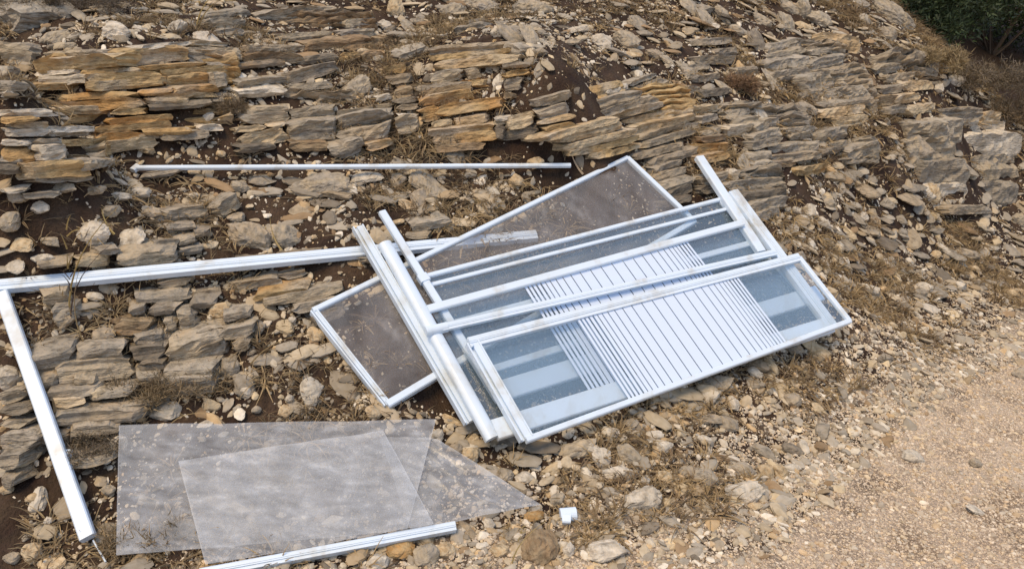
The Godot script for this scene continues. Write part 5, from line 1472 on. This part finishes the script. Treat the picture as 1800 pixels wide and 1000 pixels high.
	stone(Vector3(1.098, 0.003, -2.494), Vector3(0.046, -0.02, 0.007), 0.049, "d", "a", "dark grey stone behind the row beside the road")
	stone(Vector3(0.966, 0.017, -2.479), Vector3(0.029, -0.016, 0.006), 0.048, "g", "a", "grey stone left of the dark stone beside the road")
	stone(Vector3(1.565, -0.023, -2.486), Vector3(0.039, -0.01, 0.004), 0.062, "p", "a", "single pale stone alone on the open gravel road")
	stone(Vector3(1.787, -0.024, -2.445), Vector3(0.024, 0, 0), 0.044, "g", "a", "small grey stone at the right of the lone stone on the road")
	stone(Vector3(1.612, -0.015, -2.151), Vector3(0.032, -0.011, 0.004), 0.028, "p", "s", "flat pale chip on the road near the right edge")
	stone(Vector3(0.846, 0.149, -2.784), Vector3(0.086, 0.017, -0.006), 0.048, "g", "s", "grey slab sticking out under the lower edge of the striped panel")
	stone(Vector3(0.807, 0.123, -2.695), Vector3(0.038, 0.025, -0.009), 0.056, "p", "a", "pale block below the slab at the lower edge of the striped panel")
	stone(Vector3(0.54, 0.101, -2.447), Vector3(0.039, 0, 0), 0.039, "p", "r", "pale stone under the lower edge of the striped panel")
	stone(Vector3(0.769, 0.093, -2.587), Vector3(0.068, 0, 0), 0.036, "t", "s", "tan flat stone on the bank below the panel")
	stone(Vector3(0.861, 0.069, -2.584), Vector3(0.043, -0.015, 0.005), 0.059, "t", "r", "tan rounded stone on the bank below the panel")
	stone(Vector3(1.187, 0.068, -2.786), Vector3(0.048, 0.004, -0.001), 0.058, "t", "r", "tan rounded stone on the bank near the road")
	stone(Vector3(2.151, 0.1, -3.774), Vector3(0.059, -0.032, 0.012), 0.062, "g", "a", "grey wedge shaped stone on the slope right of the panel corner")
	stone(Vector3(2.307, 0.077, -3.815), Vector3(0.065, -0.013, 0.005), 0.044, "p", "s", "whitish flat stone right of the grey wedge shaped stone")
	stone(Vector3(3.084, 0.067, -4.8), Vector3(0.095, -0.016, 0.006), 0.1, "t", "a", "yellow brown block beside the road on the right")
	stone(Vector3(2.765, 0.13, -4.602), Vector3(0.037, 0, 0), 0.059, "c", "r", "cream pebble left of the yellow brown block")
	stone(Vector3(2.852, 0.102, -4.629), Vector3(0.026, 0, 0), 0.052, "t", "r", "tan pebble touching the yellow brown block")
	stone(Vector3(3.064, 0.018, -4.655), Vector3(0.037, -0.006, 0.002), 0.053, "c", "r", "cream pebble below the yellow brown block")
	stone(Vector3(2.153, 0.383, -4.294), Vector3(0.064, -0.011, 0.004), 0.062, "t", "s", "tan flat stone on the slope above the yellow brown block")
	stone(Vector3(2.136, 0.443, -4.371), Vector3(0.032, -0.025, 0.009), 0.076, "p", "a", "pale stone above the tan flat stone on the slope")
	stone(Vector3(1.561, 0.591, -3.96), Vector3(0.024, -0.013, 0.005), 0.044, "p", "a", "pale chip on the dirt right of the white posts")
	stone(Vector3(1.597, 0.556, -3.944), Vector3(0.025, 0, 0), 0.037, "p", "a", "second pale chip below the first on the dirt right of the posts")
	stone(Vector3(1.838, 0.569, -4.206), Vector3(0.04, 0, 0), 0.066, "g", "a", "grey stone on the dirt below the right ledge")
	stone(Vector3(2.991, 0.393, -5.194), Vector3(0.028, -0.072, 0.026), 0.146, "c", "r", "yellow cream stone at the left of the rough rock on the far right")
	stone(Vector3(3.221, -0.076, -4.435), Vector3(0.08, 0, 0), 0.073, "c", "r", "cream stone at the right edge above the road")
	stone(Vector3(1.701, 0.289, -3.602), Vector3(0.043, -0.024, 0.009), 0.041, "g", "s", "grey slate on the slope above the panel corner")
	stone(Vector3(1.936, 0.197, -3.783), Vector3(0.086, -0.011, 0.004), 0.056, "p", "a", "long pale stone on the slope above the panel corner")
	stone(Vector3(2.349, 0.122, -3.984), Vector3(0.058, 0.01, -0.003), 0.078, "p", "a", "white angular stone on the slope near the road")
	stone(Vector3(1.799, 0.335, -3.839), Vector3(0.053, -0.031, 0.011), 0.043, "g", "s", "grey flat slate on the slope right of the panel")
	stone(Vector3(2.206, 0.228, -4.078), Vector3(0.038, -0.03, 0.011), 0.046, "p", "s", "pale slate on the slope left of the cream pebbles")
	stone(Vector3(2.416, -0.008, -3.156), Vector3(0.006, -0.03, 0.011), 0.092, "g", "r", "grey stone cut by the right edge beside the road")
	stone(Vector3(3.98, 0.079, -5.644), Vector3(0.01, -0.054, 0.02), 0.134, "g", "a", "grey block at the right edge below the rough rock")
	stone(Vector3(3.842, 0.474, -5.93), Vector3(0.006, -0.043, 0.015), 0.229, "g", "s", "narrow upright slab leaning on the rough rock at the far right")
	stone(Vector3(1.409, 0.156, -3.091), Vector3(0.068, -0.037, 0.013), 0.037, "c", "s", "cream splinter beside the lower right corner of the striped panel")
	stone(Vector3(1.283, 0.177, -3.075), Vector3(0.052, -0.004, 0.002), 0.041, "t", "s", "tan flat stone below the right corner of the striped panel")
	stone(Vector3(2.079, 0.053, -3.554), Vector3(0.047, -0.016, 0.006), 0.042, "g", "s", "grey chip on the slope below the grey wedge shaped stone")
	stone(Vector3(-1.459, 0.065, -1.835), Vector3(0.019, -0.021, 0.008), 0.052, "c", "a", "brownish cream stone at the lower left near the white post")
	stone(Vector3(-1.506, 0.065, -1.814), Vector3(0.026, 0, 0), 0.034, "t", "r", "tan stone in the lower left corner")
	stone(Vector3(-1.389, 0.047, -1.811), Vector3(0.043, 0.004, -0.001), 0.031, "c", "s", "cream flat stone at the bottom edge on the left")
	stone(Vector3(-1.456, 0.108, -1.933), Vector3(0.003, -0.011, 0.004), 0.036, "p", "a", "white chip left of the foot of the white post")
	stone(Vector3(-1.265, 0.087, -1.918), Vector3(0.036, 0, 0), 0.039, "t", "a", "tan stone partly under the left edge of the clear sheet")
	stone(Vector3(-1.304, 0.157, -2.021), Vector3(0.024, 0, 0), 0.033, "g", "r", "grey pebble left of the clear sheet")
	stone(Vector3(-1.53, 0.147, -1.995), Vector3(0.027, 0, 0), 0.033, "c", "r", "cream pebble left of the white post")
	stone(Vector3(-1.641, 0.155, -2.029), Vector3(0.024, 0, 0), 0.033, "c", "r", "cream pebble at the left edge below the ledge")
	stone(Vector3(2.901, 0.693, -5.334), Vector3(0.121, -0.02, 0.007), 0.163, "t", "a", "tan block left of the large rough rock on the far right")
	stone(Vector3(3.005, 1.454, -6.258), Vector3(0.079, -0.043, 0.016), 0.118, "t", "a", "tan block left below the big boulder under the bush")
	stone(Vector3(2.319, 1.134, -5.372), Vector3(0.068, -0.023, 0.008), 0.08, "t", "a", "tan block at the right of the weathered ledge")
	stone(Vector3(-1.847, 0.963, -2.712), Vector3(0.047, -0.004, 0.001), 0.051, "t", "a", "tan stone in the bare soil at the left edge under the left ledge")
	stone(Vector3(-1.778, 0.917, -2.721), Vector3(0.037, 0.009, -0.003), 0.047, "p", "a", "pale stone in the bare soil left of the tall straw stalk")
	stone(Vector3(-1.736, 0.796, -2.678), Vector3(0.032, -0.005, 0.002), 0.039, "g", "a", "grey stone above the left end of the long white bar beside the jagged chip")
	stone(Vector3(-1.82, 0.796, -2.641), Vector3(0.04, 0.003, -0.001), 0.034, "c", "s", "cream flat stone at the left edge just above the long white bar")
	stone(Vector3(-1.726, 0.976, -2.8), Vector3(0.05, -0.003, 0.001), 0.031, "g", "s", "grey flat slate below the foot of the left ledge")
	stone(Vector3(-1.654, 0.946, -2.882), Vector3(0.038, 0.006, -0.002), 0.041, "t", "a", "tan stone left of the end of the thin white strip")
	stone(Vector3(-1.842, 0.722, -2.598), Vector3(0.036, 0.004, -0.001), 0.029, "p", "s", "pale slate directly above the left end of the long white bar")
	stone(Vector3(-1.113, 0.068, -1.798), Vector3(0.032, 0.011, -0.004), 0.037, "c", "a", "cream jagged stone below the clear sheets")

func plants() -> void:
	stalk(Vector3(-1.639, 0.543, -2.535), Vector3(-1.537, 1.033, -2.5), 0.004, Color(0.45, 0.33, 0.13), "tall straw stalk crossing in front of the long white bar", 5)
	stalk(Vector3(-1.63, 0.526, -2.52), Vector3(-1.518, 0.916, -2.449), 0.003, Color(0.13, 0.09, 0.07), "dark thin twig standing before the long white bar", 4)
	stalk(Vector3(-1.653, 1.533, -4.104), Vector3(-1.611, 1.727, -4.122), 0.005, Color(0.5, 0.37, 0.15), "yellow grass stalk at the top edge left of the middle", 4)
	stalk(Vector3(-1.65, 1.538, -4.129), Vector3(-1.579, 1.714, -4.14), 0.004, Color(0.45, 0.33, 0.14), "second yellow grass stalk leaning right at the top edge", 3)
	stalk(Vector3(-0.978, 0.661, -3.004), Vector3(-1.067, 0.784, -3.028), 0.004, Color(0.5, 0.38, 0.17), "pale straw lying on the big brown boulder", 2)
	stalk(Vector3(-1.573, 0.785, -2.818), Vector3(-1.64, 0.866, -2.827), 0.005, Color(0.52, 0.4, 0.17), "pale straw beside the large pale rounded stone", 2)
	stalk(Vector3(-1.567, 0.466, -2.475), Vector3(-1.638, 0.737, -2.489), 0.003, Color(0.36, 0.26, 0.13), "thin straw leaning left under the long white bar", 3)
	stalk(Vector3(-0.965, 0.39, -2.466), Vector3(-0.8, 0.58, -2.472), 0.003, Color(0.36, 0.26, 0.13), "thin straw rising right of the low ledge", 3)
	stalk(Vector3(-1.197, 0.252, -2.274), Vector3(-1.083, 0.366, -2.231), 0.003, Color(0.45, 0.34, 0.18), "bent straw over the top edge of the clear sheets", 3)
	stalk(Vector3(0.35, 0.863, -3.611), Vector3(0.216, 1.016, -3.634), 0.005, Color(0.55, 0.42, 0.28), "pale broken stick leaning behind the end of the thin white strip", 0)
	stalk(Vector3(-0.327, 0.951, -3.607), Vector3(-0.32, 1.07, -3.597), 0.003, Color(0.4, 0.3, 0.16), "short straw standing in front of the orange block", 2)
	stalk(Vector3(0, 0.028, -1.834), Vector3(0.042, 0.198, -1.842), 0.003, Color(0.42, 0.33, 0.15), "straw tuft beside the brown cubic stone", 5)
	stalk(Vector3(-1.019, 0.361, -2.431), Vector3(-1.004, 0.499, -2.428), 0.003, Color(0.42, 0.33, 0.2), "straw in front of the low grey ledge", 2)
	stalk(Vector3(1.771, 1.26, -5.212), Vector3(1.601, 1.299, -5.173), 0.004, Color(0.45, 0.3, 0.15), "reddish dry twig on the right flank", 4)
	bush(Vector3(6.798, 1.078, -10.961), Vector3(1.9, 1.6, 0.9), "dark green bush hanging over the crest at the upper right", "green_bush", Color(0.015, 0.028, 0.01), Color(0.055, 0.09, 0.025), 36000, 0.075, 5)
	bush(Vector3(4.097, 1.394, -7.517), Vector3(0.6, 0.6, 0.4), "smaller dark green bush left of the big one", "green_bush", Color(0.02, 0.03, 0.012), Color(0.06, 0.09, 0.03), 9000, 0.06, 8)
	bush(Vector3(3.887, 1.037, -6.488), Vector3(0.5, 0.14, 0.3), "dead brown shrub below the dark green bush", "dry_shrub", Color(0.09, 0.07, 0.045), Color(0.22, 0.165, 0.1), 6000, 0.06, 12)
	bush(Vector3(3.331, 1.202, -6.095), Vector3(0.22, 0.13, 0.2), "straw coloured dry shrub on the crest behind the big boulder", "dry_shrub", Color(0.2, 0.14, 0.07), Color(0.36, 0.27, 0.14), 4000, 0.05, 14)
	bush(Vector3(4.259, 0.758, -6.44), Vector3(0.3, 0.16, 0.25), "brown dry shrub behind the rough rock at the right edge", "dry_shrub", Color(0.14, 0.1, 0.06), Color(0.28, 0.2, 0.11), 5000, 0.05, 15)
	bush(Vector3(-2.483, 1.589, -4.07), Vector3(0.16, 0.1, 0.12), "low dry shrub at the upper left edge", "dry_shrub", Color(0.1, 0.075, 0.05), Color(0.24, 0.18, 0.11), 3500, 0.03, 16)
	bush(Vector3(-2.253, 1.617, -4.169), Vector3(0.3, 0.12, 0.12), "low tangled dry shrub above the left ledge", "dry_shrub", Color(0.09, 0.07, 0.05), Color(0.2, 0.15, 0.1), 5000, 0.03, 17)
	bush(Vector3(-1.37, 1.164, -3.641), Vector3(0.09, 0.06, 0.06), "little dry shrub growing at the right end of the left ledge", "dry_shrub", Color(0.12, 0.085, 0.05), Color(0.26, 0.19, 0.11), 1800, 0.028, 18)
	bush(Vector3(1.438, 1.153, -4.759), Vector3(0.09, 0.08, 0.08), "reddish dry shrub on the right flank of the bank", "dry_shrub", Color(0.16, 0.09, 0.05), Color(0.34, 0.22, 0.12), 2200, 0.04, 19)
	bush(Vector3(-1.237, 0.313, -2.389), Vector3(0.2, 0.06, 0.1), "flattened dry shrub between the low ledge and the clear sheets", "dry_shrub", Color(0.13, 0.09, 0.05), Color(0.3, 0.22, 0.12), 3500, 0.035, 20)
	bush(Vector3(-1.408, 0.216, -2.134), Vector3(0.1, 0.06, 0.08), "small dry shrub right of the slanting white post", "dry_shrub", Color(0.1, 0.075, 0.05), Color(0.22, 0.165, 0.1), 2200, 0.03, 21)
	bush(Vector3(-1.123, 0.071, -1.858), Vector3(0.13, 0.05, 0.06), "dry grass tuft growing over the lower edge of the clear sheets", "dry_shrub", Color(0.16, 0.115, 0.065), Color(0.34, 0.25, 0.14), 1800, 0.035, 22)
